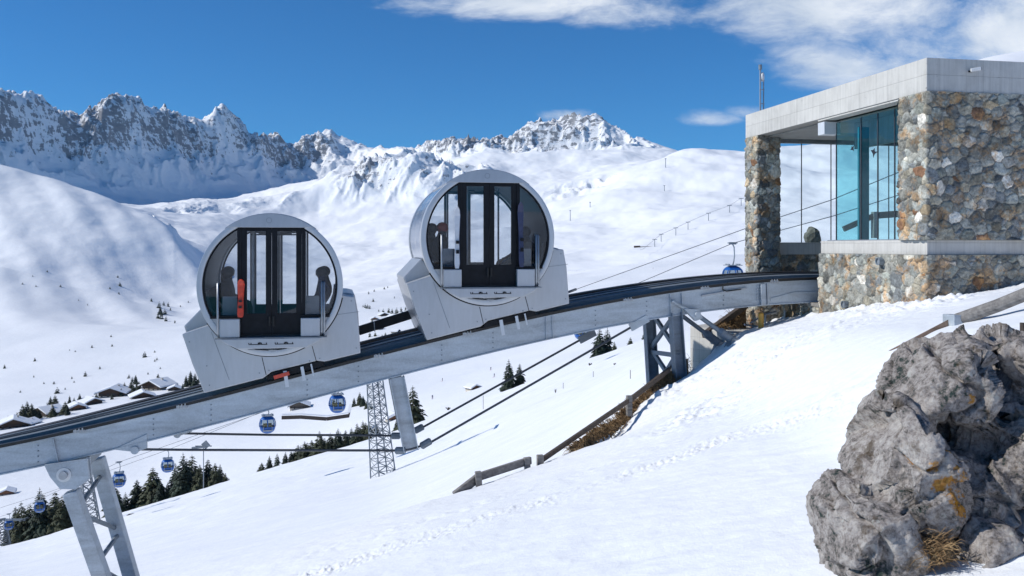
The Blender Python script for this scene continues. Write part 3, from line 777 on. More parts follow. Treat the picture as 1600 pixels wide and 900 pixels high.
# back wall with sill and glazing
stone_sheet('back_wall', [(10.8, 20.66), (XE, 20.66)], -2.4, -0.20, st, step=.03, seed=21, flip=True)
mb = MB(); mb.box(10.85, XE, 20.70, 20.95, -2.4, -0.20); mb.build('back_wall_core', M_conc_dark, st)
mb = MB(); mb.box(10.8, XE, 20.62, 20.96, -.20, 0.10); mb.build('back_sill', M_conc, st)
for k, (xa, xb_) in enumerate([(10.82, 11.62), (11.64, 12.44), (12.46, 13.26), (13.28, 14.08), (14.10, 14.9)]):
    mb = MB(); mb.box(xa, xb_, 20.80, 20.812, .10, 2.60); mb.build('back_pane', M_glass_clear, st)
mb = MB()
for xx in (11.63, 12.45, 13.27, 14.09): mb.box(xx - .008, xx + .008, 20.795, 20.818, .10, 2.60)
mb.build('glazing_joint', M_black, st)
mb = MB(); mb.box(10.8, XE, 20.74, 20.86, 2.60, ZS0); mb.build('glazing_head', M_galv_dull, st)
# end wall on the hidden side
mb = MB(); mb.box(XE, XE + .4, Y0 + .0, Y1, -2.6, ZS0); mb.build('end_wall', M_conc, st)
# floor inside beside the track
mb = MB(); mb.box(X0 + .6, XE, 14.6, 17.6, -.42, -.20); mb.build('platform_floor', M_conc, st)
# roof slab with a slightly raised front
mb = MB(); mb.prism([(X0, ZS0), (XE + .6, ZS0), (XE + .6, ZS1), (X0, ZS1)], Y0, Y1 + .02)
mb.build('roof_slab', M_conc, st, bevel=.012)
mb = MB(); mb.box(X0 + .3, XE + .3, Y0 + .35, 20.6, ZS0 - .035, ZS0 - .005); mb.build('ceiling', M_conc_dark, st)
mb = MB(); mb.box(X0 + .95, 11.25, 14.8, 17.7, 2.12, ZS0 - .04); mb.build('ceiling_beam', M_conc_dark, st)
# teal glazing in the facade
zg0, zg1 = ZB1, 2.62
for ya, yb_ in [(14.78, 15.32), (15.335, 15.86), (15.875, 16.43), (16.445, 17.34)]:
    mb = MB(); mb.box(X0 + .30, X0 + .315, ya, yb_, zg0, zg1); mb.build('window_pane', M_glass_teal, st)
mb = MB(); mb.box(X0 + .31, X0 + .9, 17.34, 17.355, zg0, zg1 - .2); mb.build('window_pane', M_glass_teal, st)
mb = MB()
for yy in (15.327, 15.867, 16.437, 17.347): mb.box(X0 + .295, X0 + .32, yy - .008, yy + .008, zg0, zg1)
mb.build('window_joint', M_cable, st)
m_, nt_, b_ = material('teal_fin'); b_.inputs['Base Color'].default_value = (0.03, 0.20, 0.24, 1); b_.inputs['Roughness'].default_value = .3; M_teal_fin = m_
mb = MB(); mb.box(X0 + .33, X0 + .56, 16.55, 16.60, zg0, zg1 - .18); mb.build('glass_fin', M_teal_fin, st)
mb = MB(); mb.box(X0 + .20, X0 + .40, 14.75, 17.52, ZB1, ZB1 + .02); mb.build('window_sill', M_steel, st)
mb = MB(); mb.box(X0 + .02, X0 + .42, 14.75, 17.60, ZS0 - .035, ZS0 - .006); mb.build('window_head', M_conc, st)
mb = MB(); mb.box(X0 + .02, X0 + .40, 17.34, 17.60, ZS0 - .34, ZS0 - .07); mb.build('roller_box', M_white_plate, st, bevel=.01)
# bird silhouettes stuck to the glass
bird = [(-.10, .02), (-.04, .03), (.0, .07), (.02, .02), (.10, .03), (.03, -.02), (.01, -.09), (-.02, -.03)]
for (yy, zz, s_, a_) in [(16.72, 2.02, .9, .5), (15.98, 1.86, 1.2, -.3)]:
    mb = MB(); c_, q_ = math.cos(a_), math.sin(a_)
    mb.prism([(yy - (a * c_ - b2 * q_) * s_, zz + (a * q_ + b2 * c_) * s_) for a, b2 in bird], X0 + .292, X0 + .296, axis='x'); mb.build('bird_sticker', M_bird, st)
# snow lying back on the roof
sx = np.linspace(X0 + 1.3, XE + .5, 60); sy = np.linspace(Y0 + .8, Y1 - 1.0, 60); SX, SY = np.meshgrid(sx, sy)
em = np.minimum(np.minimum(SX - sx[0], sx[-1] - SX), np.minimum(SY - sy[0], sy[-1] - SY))
o = grid_mesh('roof_snow', SX, SY, ZS1 + .004 + .22 * (1 - np.exp(-(em / .5) ** 1.2)) + .62 * sstep(11.6, 14.5, SX) * (1 - np.exp(-(em / .9) ** 2)) + .03 * perlin(SX * 1.5, SY * 1.5, 4) * (em > 0.01), M_roofsnow, kind=None); o.parent = st
# drain pipes through the facade
for (yy, zz, r_) in [(16.42, -1.17, .075), (15.24, -0.28, .075)]:
    mb = MB(); 
    n_ = 20; vs = []
    for xx, rr in ((X0 + .05, r_), (X0 - .12, r_), (X0 - .12, r_ * .8), (X0 + .05, r_ * .8)):
        for k in range(n_): vs.append((xx, yy + rr * math.cos(6.2832 * k / n_), zz + rr * math.sin(6.2832 * k / n_)))
    mb.add(vs, [(i * n_ + k, i * n_ + (k + 1) % n_, (i + 1) * n_ + (k + 1) % n_, (i + 1) * n_ + k) for i in range(3) for k in range(n_)])
    mb.add([(X0 - .09, yy + r_ * .8 * math.cos(6.2832 * k / n_), zz + r_ * .8 * math.sin(6.2832 * k / n_)) for k in range(n_)], [tuple(range(n_))])
    mb.build('drain_pipe', M_galv_dull, st)
# lower masonry under the track entrance
stone_sheet('lower_wall', [(X0 + .9, 20.4), (X0 + .9, 17.5)], -2.8, -1.55, st, seed=31, flip=True)
stone_sheet('lower_wall', [(X0 + .05, 19.1), (X0 + .05, 17.5)], -2.8, -1.30, st, seed=32, flip=True)
stone_sheet('lower_wall', [(X0 + .05, 19.1), (X0 + .9, 19.1)], -2.8, -1.30, st, seed=33)
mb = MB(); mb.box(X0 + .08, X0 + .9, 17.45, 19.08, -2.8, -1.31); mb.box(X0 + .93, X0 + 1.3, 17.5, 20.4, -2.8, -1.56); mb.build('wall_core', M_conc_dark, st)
mb = MB(); mb.box(X0 + .0, X0 + .95, 17.52, 19.16, -1.305, -1.22); mb.build('wall_coping', M_stone, st, bevel=.02)

# security camera
sc_ = empty('security_camera', PY(1518, 112, Y0), 'small grey security camera on the concrete roof edge of the station', 'security camera')
p0 = sc_.location
mb = MB(p0); mb.tube([p0 + Vector((-.05, .02, 0)), p0 + Vector((-.05, -.10, 0))], .018); mb.build('bracket', M_black, sc_)
mb = MB(p0); mb.tube([p0 + Vector((-.09, -.10, .005)), p0 + Vector((.07, -.14, .03))], .032, 12); mb.build('housing', M_white_plate, sc_, bevel=.004)
mb = MB(p0); mb.tube([p0 + Vector((.07, -.14, .03)), p0 + Vector((.08, -.143, .032))], .026, 12); mb.build('lens', M_black, sc_)
bo = empty('boulder', P(1268, 376, 23.2), 'grey green boulder standing behind the clear glazing of the station', 'boulder')
mb = MB(bo.location); mb.ball(bo.location + Vector((0, 0, .10)), .30, 12, 8, (.78, .6, .9)); q_ = mb.build('stone', M_stone_plain, bo)
for v_ in q_.data.vertices:
    n_ = 1 + .55 * float(perlin(np.array([v_.co.x * 4 + 3]), np.array([v_.co.z * 4 + v_.co.y * 3]), 5)[0]); v_.co = v_.co * n_
# antenna mast
ap = Vector((X0 + .25, 20.7, ZS1)); an = empty('antenna_mast', ap, 'thin twin antenna pole with a white device on top, at the far roof corner', 'antenna')
mb = MB(ap); mb.tube([ap, ap + Vector((0, 0, 1.12))], .022); mb.tube([ap + Vector((.09, 0, 0)), ap + Vector((.09, 0, .85))], .016)
for zz in (.25, .6, .83): mb.bar(ap + Vector((-.02, 0, zz)), ap + Vector((.11, 0, zz)), .02, .02)
mb.build('pole', M_steel, an)
mb = MB(ap); mb.ball(ap + Vector((.06, 0, .92)), .075, sq=(.7, .7, 1.6)); mb.build('device', M_white_plate, an, smooth=True)
mb = MB(ap); mb.tube([ap + Vector((0, 0, 1.1)), ap + Vector((0, 0, 1.22))], .045, 8); mb.build('sensor', M_galv_dull, an)
# ================================================================ inclined track
YF_, YR_ = 17.95, 19.50
FT = [(0, 700), (150, 667), (400, 607), (540, 569), (620, 549), (720, 524), (850, 496), (880, 486), (1000, 466), (1100, 450), (1190, 442), (1275, 437)]
RT = [(0, 681), (100, 655), (310, 603), (575, 533), (640, 515), (892, 460), (1000, 442), (1100, 431.5), (1180, 426), (1275, 424)]
f3 = np.array([(p.x, p.z) for p in (PY(a, b_, YF_) for a, b_ in FT)])
r3 = np.array([(p.x, p.z) for p in (PY(a, b_, YR_) for a, b_ in RT)])
cf = np.polyfit(f3[:, 0], f3[:, 1], 4); cr_ = np.polyfit(r3[:, 0], r3[:, 1], 4)
xl = f3[0, 0]
def zf(x):
    if x < xl: return float(np.polyval(cf, xl) + (x - xl) * np.polyval(np.polyder(cf), xl))
    xx = min(x, f3[-1, 0]); return float(np.polyval(cf, xx))
def zr(x):
    if x < xl: return float(np.polyval(cr_, xl) + (x - xl) * np.polyval(np.polyder(cr_), xl))
    xx = min(x, r3[-1, 0]); return float(np.polyval(cr_, xx))
XS = [-24 + k * .4 for k in range(int((13.2 + 24) / .4) + 1)]
def zmid(w): return lambda x: zf(x) * (1 - w) + zr(x) * w
def sweep(name, prof, zfun, mat, parent, xs=XS, smooth=False, bevel=0):
    """extrude a closed profile [(y, dz)] along the track"""
    mb = MB(); n = len(prof); vs = [(x, y, zfun(x) + dz) for x in xs for y, dz in prof]
    fs = [(i * n + k, i * n + (k + 1) % n, (i + 1) * n + (k + 1) % n, (i + 1) * n + k) for i in range(len(xs) - 1) for k in range(n)]
    fs += [tuple(range(n)), tuple(range(len(vs) - 1, len(vs) - n - 1, -1))]
    mb.add(vs, fs); return mb.build(name, mat, parent, smooth)
def iprof(y, w, h, t=.02, top=0.0):
    return [(y - w / 2, top), (y - w / 2, top - t), (y - t / 2, top - t), (y - t / 2, top - h + t), (y - w / 2, top - h + t), (y - w / 2, top - h),
            (y + w / 2, top - h), (y + w / 2, top - h + t), (y + t / 2, top - h + t), (y + t / 2, top - t), (y + w / 2, top - t), (y + w / 2, top)]
tr = empty('elevated_track', (0, 0, 0), 'long galvanised steel track climbing from lower left into the stone station, with dark rails', 'rail track')
H_ = .50
sweep('front_girder', iprof(YF_, .07, H_, .022), zf, M_galv, tr)
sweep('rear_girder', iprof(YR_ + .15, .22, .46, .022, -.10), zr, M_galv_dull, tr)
# front rail: black strip standing on the girder, then the dark slot behind it
sweep('front_rail', [(YF_ - .05, .005), (YF_ + .06, .005), (YF_ + .06, .06), (YF_ - .05, .06)], zf, M_rail, tr)
sweep('slot', [(YF_ + .08, -.16), (YF_ + .42, -.16), (YF_ + .42, -.10), (YF_ + .08, -.10)], zmid(.1), M_rail, tr)
sweep('inner_channel', [(YF_ + .46, -.06), (YF_ + .50, -.06), (YF_ + .50, .03), (YF_ + .82, .03), (YF_ + .82, .05), (YF_ + .46, .05)], zmid(.35), M_galv_dull, tr)
sweep('cable_tray', [(YF_ + .86, -.05), (YF_ + 1.30, -.05), (YF_ + 1.30, .02), (YF_ + 1.27, .02), (YF_ + 1.27, -.03), (YF_ + .89, -.03), (YF_ + .89, .02), (YF_ + .86, .02)], zmid(.7), M_galv, tr)
for k, yy in enumerate((.66, .96, 1.06, 1.17)):
    sweep('cable', [(YF_ + yy - .012, .052 - (.05 if k else 0)), (YF_ + yy + .012, .052 - (.05 if k else 0)), (YF_ + yy + .012, .075 - (.05 if k else 0)), (YF_ + yy - .012, .075 - (.05 if k else 0))], zmid(.4 if not k else .7), M_cable, tr)
sweep('rear_rail', [(YR_ - .10, -.14), (YR_ + .18, -.14), (YR_ + .18, 0), (YR_ - .10, 0)], zr, M_rail_brown, tr)
sweep('rear_rail_lip', [(YR_ - .13, -.155), (YR_ - .105, -.155), (YR_ - .105, -.10), (YR_ - .13, -.10)], zr, M_steel, tr)
# stiffener plates, rail clips and cross members
def xof(px, py=500): return PY(px, py, YF_).x
for px in (-130, 84, 852, 862, 1046, 1064, 1197):
    x = xof(px, 640); mb = MB()
    mb.bar((x, YF_ - .045, zf(x) - .028), (x + (.09 if px < 400 else .03), YF_ - .045, zf(x) - H_ + .028), .10, .014, (1, 0, 0)) if False else None
    dx = (.09 if px < 400 else .02)
    mb.add([(x - .008, YF_ - .055, zf(x) - .023), (x + .008, YF_ - .055, zf(x) - .023), (x + dx + .008, YF_ - .055, zf(x) - H_ + .023), (x + dx - .008, YF_ - .055, zf(x) - H_ + .023),
            (x - .008, YF_ - .012, zf(x) - .023), (x + .008, YF_ - .012, zf(x) - .023), (x + dx + .008, YF_ - .012, zf(x) - H_ + .023), (x + dx - .008, YF_ - .012, zf(x) - H_ + .023)],
           [(0, 1, 2, 3), (4, 7, 6, 5), (0, 4, 5, 1), (1, 5, 6, 2), (2, 6, 7, 3), (3, 7, 4, 0)])
    mb.build('stiffener', M_galv, tr)
for px in (125, 285, 592, 730, 980, 1100, 1208):
    x = xof(px, 600); mb = MB()
    for q in (-.06, .0, .06): mb.tube([(x + q, YF_ - .07, zf(x + q) - .01), (x + q, YF_ - .07, zf(x + q) + .055)], .013, 6)
    mb.box(x - .10, x + .10, YF_ - .065, YF_ - .05, zf(x) - .02, zf(x) + .03)
    mb.build('rail_clip', M_steel, tr)
for px in (60, 240, 330, 480, 560, 690, 770, 930, 1010, 1130):
    x = xof(px, 640)
    for q in range(4):
        mb = MB(); mb.tube([(x, YF_ - .010, zf(x) - .10 - q * .10), (x, YF_ - .024, zf(x) - .10 - q * .10)], .014, 6); mb.build('girder_bolt', M_galv_dull, tr)
x = -22
while x < 10:
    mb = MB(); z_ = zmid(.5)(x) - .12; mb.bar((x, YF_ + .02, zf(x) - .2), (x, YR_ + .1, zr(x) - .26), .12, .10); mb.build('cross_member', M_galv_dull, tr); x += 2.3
# bolted splice and loose hose on the upper part
x = xof(1165, 460); mb = MB(); mb.bar((xof(1095), YF_ - .05, zf(xof(1095)) - .15), (x, YF_ - .05, zf(x) - .09), .03, .03); mb.build('conduit', M_steel, tr)
mb = MB(); hs = [PY(a, b_, YF_ - .06) for a, b_ in ((1137, 442), (1130, 446), (1129, 452), (1135, 455), (1150, 453), (1158, 452))]; mb.tube(hs, .014); mb.build('hose', M_rubber, tr)
mb = MB(); x = xof(1190); mb.box(x - .05, x + .05, YF_ - .09, YF_ - .04, zf(x) - .48, zf(x) - .03)
for q in range(6):
    for s_ in (-.03, .03): mb.tube([(x + s_ - .09, YF_ - .03, zf(x) - .08 - q * .06), (x + s_ - .09, YF_ - .06, zf(x) - .08 - q * .06)], .012, 6)
mb.build('splice_plate', M_galv, tr)
mb = MB(); mb.bar(PY(1203, 468, YF_), PY(1240, 458, YF_), .06, .05); mb.bar(PY(1240, 458, YF_), PY(1275, 457, YF_), .06, .05); mb.build('haunch', M_galv, tr)

# under-tensioned bay: two posts with cables on both girders
def strut_post(y, pa, pb, nm='post'):
    a = PY(*pa, y); b_ = PY(*pb, y); mb = MB(); mb.hbeam(a, b_, .20, .30, .022, up=(1, 0, 0)); return mb.build(nm, M_galv, tr)
strut_post(YF_, (620, 590), (642, 704)); 
a = PY(620, 590, YF_); b_ = PY(642, 704, YF_); off = Vector((0, YR_ - YF_, .12)); mb = MB(); mb.hbeam(a + off, b_ + off, .20, .28, .022, up=(1, 0, 0)); mb.build('post', M_galv_dull, tr)
def cab_path(y, pts): return [PY(a, b_, y) for a, b_ in pts]
fc = cab_path(YF_, [(212, 702), (300, 703), (450, 703.5), (622, 704), (640, 702), (668, 694), (985, 512)])
rc = [PY(a, b_, YR_) for a, b_ in [(277, 677), (420, 679.5), (560, 680), (622, 681), (640, 678), (660, 668), (905, 532)]]
for c_ in (fc, rc):
    mb = MB(); mb.tube(c_, .024, 8); mb.build('tension_cable', M_cable, tr)
def sleeve(a, b_, r=.075):
    mb = MB(); mb.tube([a, a + (b_ - a) * .12, b_ - (b_ - a) * .12, b_], [r * .6, r, r, r * .6], 8); 
    mb.build('cable_sleeve', M_galv_dull, tr)
for c_, l_ in ((fc, (617, 704, 634, 704, 657, 698, 674, 688, YF_)), (rc, (611, 681, 626, 681, 647, 674, 662, 666, YR_))):
    y = l_[8]; sleeve(PY(l_[0], l_[1], y), PY(l_[2], l_[3], y)); sleeve(PY(l_[4], l_[5], y), PY(l_[6], l_[7], y))
# cable anchors at the girders
for (y, pa, pb, pc) in ((YF_, (178, 702), (230, 690), (214, 706)), (YR_, (255, 678), (300, 665), (280, 681))):
    mb = MB(); A_, B_, C2 = PY(*pa, y), PY(*pb, y), PY(*pc, y)
    mb.prism([(A_.x, A_.z), (B_.x, B_.z + .15), (B_.x, B_.z - .12), (C2.x, C2.z)], y - .03, y + .03); mb.tube([C2 + Vector((-.03, -.06, .04)), C2 + Vector((-.03, .06, .04))], .075, 14); mb.build('anchor_plate', M_galv, tr)
mb = MB(); A_ = PY(985, 512, YF_); B_ = PY(1012, 497, YF_); mb.bar(A_, B_, .06, .16); mb.build('anchor_plate', M_galv, tr)
mb = MB(); A_ = PY(905, 532, YR_); B_ = PY(930, 519, YR_); mb.bar(A_, B_, .06, .16); mb.build('anchor_plate', M_galv_dull, tr)

# ---- left support
sl = PY(118, 742, YF_); ls = empty('track_support', sl, 'leaning pair of braced steel legs under the lower left end of the track', 'support', 'steel supports of the track')
fa, fb = PY(101, 738, YF_), PY(180, 960, YF_); ra, rb = PY(152, 716, YR_), PY(222, 960, YR_)
mb = MB(sl); mb.bar(fa + (fb - fa) * .13, fb, .30, .26, (1, 0, 0)); o = mb.build('leg', M_galv, ls, bevel=.03)
mb = MB(sl); mb.bar(ra, rb, .30, .26, (1, 0, 0)); mb.build('leg', M_galv, ls, bevel=.03)
mb = MB(sl); mb.prism([(fa.x - .32, fa.z + .18), (fa.x + .42, fa.z + .26), (fa.x + .46, fa.z - .12), (fa.x + .22, fa.z - .30), (fa.x - .05, fa.z - .28), (fa.x - .22, fa.z - .05)], YF_ - .12, YF_ - .06)
mb.prism([(fa.x - .32, fa.z + .18), (fa.x + .42, fa.z + .26), (fa.x + .46, fa.z - .12), (fa.x + .22, fa.z - .30), (fa.x - .05, fa.z - .28), (fa.x - .22, fa.z - .05)], YF_ + .06, YF_ + .12)
mb.build('bearing_plate', M_galv, ls, bevel=.008)
mb = MB(sl); c_ = fa + Vector((.02, 0, -.02)); mb.tube([c_ + Vector((0, -.19, 0)), c_ + Vector((0, .19, 0))], .075, 18); mb.build('bearing_pin', M_steel, ls)
mb = MB(sl); mb.tube([c_ + Vector((0, -.135, 0)), c_ + Vector((0, -.125, 0))], .13, 20); mb.build('pin_cap', M_white_plate, ls)
mb = MB(sl); mb.bar(fa + Vector((.3, 0, .14)), ra + Vector((0, 0, .16)), .16, .16); mb.build('cap_beam', M_galv_dull, ls)
for k in range(5):
    u0 = .10 + k * .19; u1 = u0 + .16
    A_ = (fa + (fb - fa) * u0, ra + (rb - ra) * u1) if k % 2 else (fa + (fb - fa) * u1, ra + (rb - ra) * u0)
    mb = MB(sl); mb.tube(A_, .045, 8); mb.build('brace', M_galv_dull, ls)
# ---- upper support with back struts to the abutment
us0 = PY(1058, 500, YF_); us = empty('track_support', us0, 'pair of dark steel legs with crossed bracing below the bend, beside the concrete abutment', 'support', 'steel supports of the track')
fa, fb = PY(1055, 488, YF_), PY(1064, 618, YF_); off = Vector((-.02, YR_ - YF_ + .05, .05)); ra, rb = fa + off, fb + off + Vector((0, 0, -.3))
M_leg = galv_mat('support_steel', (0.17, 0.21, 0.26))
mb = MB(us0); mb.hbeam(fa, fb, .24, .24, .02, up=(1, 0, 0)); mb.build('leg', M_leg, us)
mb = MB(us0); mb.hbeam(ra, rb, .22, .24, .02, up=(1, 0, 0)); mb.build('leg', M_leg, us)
L_ = fb - fa
for (u0, u1) in ((.02, .48), (.48, .02), (.48, .98), (.98, .48)):
    mb = MB(us0); mb.bar(fa + L_ * u0, ra + (rb - ra) * u1, .07, .09); mb.build('brace', M_leg, us)
mb = MB(us0); mb.bar(fa + L_ * .52, ra + (rb - ra) * .52, .09, .09); mb.build('brace', M_leg, us)
for (a2, b2, y) in (((1050, 470), (1083, 489), YF_ - .1), ((1087, 490), (1150, 536), YF_ - .1), ((1064, 492), (1128, 540), YF_ + .9)):
    A_, B_ = PY(*a2, y), PY(*b2, y); mb = MB(us0)
    if a2[0] == 1050: mb.tube([A_, B_], .035, 8)
    else:
        mb.tube([A_, A_ + (B_ - A_) * .1, A_ + (B_ - A_) * .55, A_ + (B_ - A_) * .62, B_], [.05, .05, .05, .095, .095], 12)
    mb.build('strut', M_leg if a2[0] != 1050 else M_galv, us)
mb = MB(us0); A_ = PY(1087, 491, YF_ - .1); mb.prism([(A_.x - .28, A_.z + .12), (A_.x + .05, A_.z + .10), (A_.x + .14, A_.z - .08), (A_.x - .02, A_.z - .14)], YF_ - .16, YF_ - .04)
mb.tube([A_ + Vector((0, -.12, 0)), A_ + Vector((0, .1, 0))], .05, 14); mb.build('pivot_plate', M_galv, us)
for (q, y) in (((1140, 538), YF_ - .1), ((1120, 543), YF_ + .9)):
    mb = MB(us0); A_ = PY(*q, y); mb.prism([(A_.x - .15, A_.z - .25), (A_.x + .45, A_.z - .12), (A_.x + .22, A_.z + .12), (A_.x + .02, A_.z + .14)], y - .12, y + .12); mb.build('foot_plate', M_leg, us)
# ---- abutment
ab0 = PY(1130, 540, 18.9); ab = empty('concrete_abutment', ab0, 'pale concrete abutment block between the bent support legs and the stone station', 'abutment')
A_, B_ = PY(1078, 509, 20.4), PY(1200, 530, 18.45); dn = Vector((0, 0, -2.4)); bk = Vector((1.3, 1.2, -.02))
mb = MB(ab0); mb.add([A_, B_, B_ + dn, A_ + dn, A_ + bk, B_ + bk, B_ + bk + dn, A_ + bk + dn], [(0, 1, 2, 3), (4, 7, 6, 5), (0, 4, 5, 1), (1, 5, 6, 2), (2, 6, 7, 3), (3, 7, 4, 0)]); mb.build('block', M_conc, ab, bevel=.03)
pts = [PY(*q, 18.3) for q in ((1148, 527), (1245, 524), (1245, 570), (1135, 570))]
mb = MB(ab0); mb.prism([(p.x, p.z) for p in pts], 18.3, 18.98); mb.build('ledge', M_conc, ab, bevel=.02)
# yellow post, pipe railing
def ground_pt(px, D):
    p = P(px, 500, D); p.z = near_h(p.x, p.y); return p
yp = PY(1189, 530, 18.2); yo = empty('yellow_post', yp, 'short yellow post by the railing below the track entrance', 'post')
mb = MB(yp); mb.tube([yp + Vector((0, 0, -.25)), yp + Vector((0, 0, .56))], .062, 14); mb.build('post_tube', M_yellow, yo, bevel=.006)
mb = MB(yp); mb.ball(yp + Vector((0, 0, .56)), .06, 12, 6, (1, 1, .4)); mb.build('post_cap', M_yellow, yo, smooth=True)
rp = PY(1200, 515, 18.9); ro = empty('pipe_railing', rp, 'low bent grey pipe railing in the hollow beside the yellow post', 'railing')
for nm, pts in (('top_rail', [(1172, 505), (1196, 491), (1212, 487)]), ('lower_rail', [(1163, 507), (1190, 511), (1222, 516)]), ('upright', [(1226, 485), (1226, 514)]), ('upright', [(1196, 490), (1195, 522)])):
    mb = MB(rp); mb.tube([PY(a, b_, 18.9) for a, b_ in pts], .022, 8); mb.build(nm, M_steel, ro)
bl = empty('boulder', P(1221, 517, 19.2), 'round pale boulder half hidden by snow at the foot of the railing', 'boulder')
mb = MB(bl.location); mb.ball(bl.location, .12, 12, 8, (1.2, 1, .8)); mb.build('stone', M_conc, bl, smooth=True)

# ================================================================ cabins
M_ring = paint_mat('ring_paint', (0.50, 0.52, 0.55), .12)
M_ring.node_tree.nodes['Principled BSDF'].inputs['Roughness'].default_value = .28
def make_cabin(loc):
    """local frame: origin at the front ring centre; x along the track, y into the cabin"""
    root = empty('funicular_cabin', loc)
    R = 1.355
    def circ(r, a0, a1, n): return [(r * math.cos(math.radians(a0 + (a1 - a0) * k / n)), r * math.sin(math.radians(a0 + (a1 - a0) * k / n))) for k in range(n + 1)]
    zc = 1.11; xc = math.sqrt(R * R - zc * zc)
    # body saddle that carries the capsule
    def Z2(a, b_): return ((a - 460) / 208.0, (369.5 - b_) / 217.0)
    front = [Z2(122, 568), Z2(236, 529)] + circ(1.30, 214, 352, 26)[1:] + [Z2(757, 418), Z2(787, 421), Z2(801, 500), Z2(813, 662), Z2(668, 695), Z2(640, 690), Z2(600, 700), Z2(462, 732), Z2(430, 757), Z2(205, 812), Z2(160, 690)]
    mb = MB(); mb.prism(front, .10, .52); mb.build('front_shell', M_cab, root, bevel=.022)
    mid = [(-1.66, -.80), (-1.30, -.42)] + circ(1.31, 200, 352, 26)[1:] + [(1.46, -.19), (1.59, -.22), (1.66, -.6), (1.70, -1.30), (-1.22, -2.02), (-1.40, -1.62)]
    mb = MB(); mb.prism(mid, .54, 2.55); mb.build('body_shell', M_cab_side, root, bevel=.03)
    rear = [(x * 1.0, z) for x, z in front]
    mb = MB(); mb.prism(rear, 2.57, 2.95); mb.build('rear_shell', M_cab_side, root, bevel=.03)
    # panel seams and the dark line round the ring
    for a2, b2 in (((425, 670), (441, 744)), ((620, 628), (637, 694))):
        mb = MB(); A_, B_ = Z2(*a2), Z2(*b2); mb.bar((A_[0], .098, A_[1]), (B_[0], .098, B_[1]), .006, .012, (1, 0, 0)); mb.build('panel_seam', M_black, root)
    mb = MB(); n = 50; vs = []; 
    arc = [math.radians(211 + (349 - 211) * k / n) for k in range(n + 1)]
    for t in arc:
        for r in (1.350, 1.380): vs += [(r * math.cos(t), .092, r * math.sin(t)), (r * math.cos(t), .12, r * math.sin(t))]
    fs = [];
    for i in range(n):
        for k, l in ((0, 2), (2, 3), (3, 1), (1, 0)): fs.append((i * 4 + k, i * 4 + l, i * 4 + 4 + l, i * 4 + 4 + k))
    mb.add(vs, fs); mb.build('ring_gap', M_black, root)
    for a2, b2 in (((300, 760), (232, 560)), ((700, 500), (806, 486))):
        mb = MB(); A_, B_ = Z2(*a2), Z2(*b2); mb.bar((A_[0], .098, A_[1]), (B_[0], .098, B_[1]), .004, .008, (1, 0, 0)); mb.build('panel_seam', M_galv_dull, root)
    for (a2, b2) in ((150, 600), (225, 780), (415, 735), (452, 725), (610, 690), (650, 680), (795, 640), (775, 440), (250, 560), (215, 700)):
        mb = MB(); q = Z2(a2, b2); mb.tube([(q[0], .105, q[1]), (q[0], .092, q[1])], .012, 8); mb.build('bolt', M_galv_dull, root)
    # barrel, rings
    mb = MB(); mb.ring((0, 0), R - .06, R - .012, .26, 2.72, 96); o = mb.build('barrel', M_barrel, root); auto_smooth(o)
    mb = MB(); mb.ring((0, 0), R - .075, R - .062, .26, 2.72, 96); o = mb.build('barrel_lining', M_interior, root); auto_smooth(o)
    mb = MB(); mb.ring((0, 0), 1.250, R, 0, .26, 128); o = mb.build('front_ring', M_ring, root, bevel=.012); auto_smooth(o)
    mb = MB(); mb.ring((0, 0), 1.245, R, 2.72, 2.95, 128); o = mb.build('rear_ring', M_cab, root, bevel=.012); auto_smooth(o)
    # cap above the doors, slightly proud
    cap = circ(R + .004, 180 - math.degrees(math.asin(zc / R)) + 1, math.degrees(math.asin(zc / R)) - 1, 30)
    mb = MB(); mb.prism(cap, -.022, .10); cp = mb.build('top_cap', M_cab, root, bevel=.008)
    mb = MB(); mb.prism(cap, 2.85, 2.97); mb.build('rear_cap', M_cab, root)
    mb = MB(); mb.ring((-.03, 1.235), .046, .052, -.026, -.020, 28); em = mb.build('round_emblem', M_galv_dull, cp)
    mb = MB(); mb.prism([(x * 1.0, z) for x, z in circ(R + .02, 128, 52, 16)] + [(x, z) for x, z in circ(R - .02, 52, 128, 16)], .05, 2.6); mb.build('roof_fairing', M_cab, root)
    # dark gasket round the glass
    for y0 in (.03, 2.86):
        mb = MB(); mb.ring((0, 0), 1.215, 1.246, y0, y0 + .06, 96); mb.build('glass_gasket', M_black, root)
    # side glazing segments (front and rear) left and right of the doors
    def seg(sgn, x_in, z_bot, z_top=1.10, r=1.232, n=24):
        a0 = math.asin(z_bot / r); xt = abs(x_in); a1 = min(math.acos(xt / r), math.asin(min(1, z_top / r)))
        pts = [(sgn * r * math.cos(a0 + (a1 - a0) * k / n), r * math.sin(a0 + (a1 - a0) * k / n)) for k in range(n + 1)]
        zt = r * math.sin(a1)
        return pts + [(sgn * xt, zt), (sgn * xt, z_bot)]
    for y0 in (.06, 2.88):
        for sg in (-1, 1):
            mb = MB(); mb.prism(seg(sg, .55, -.60), y0, y0 + .012); mb.build('side_glass', M_glass_cab, root)
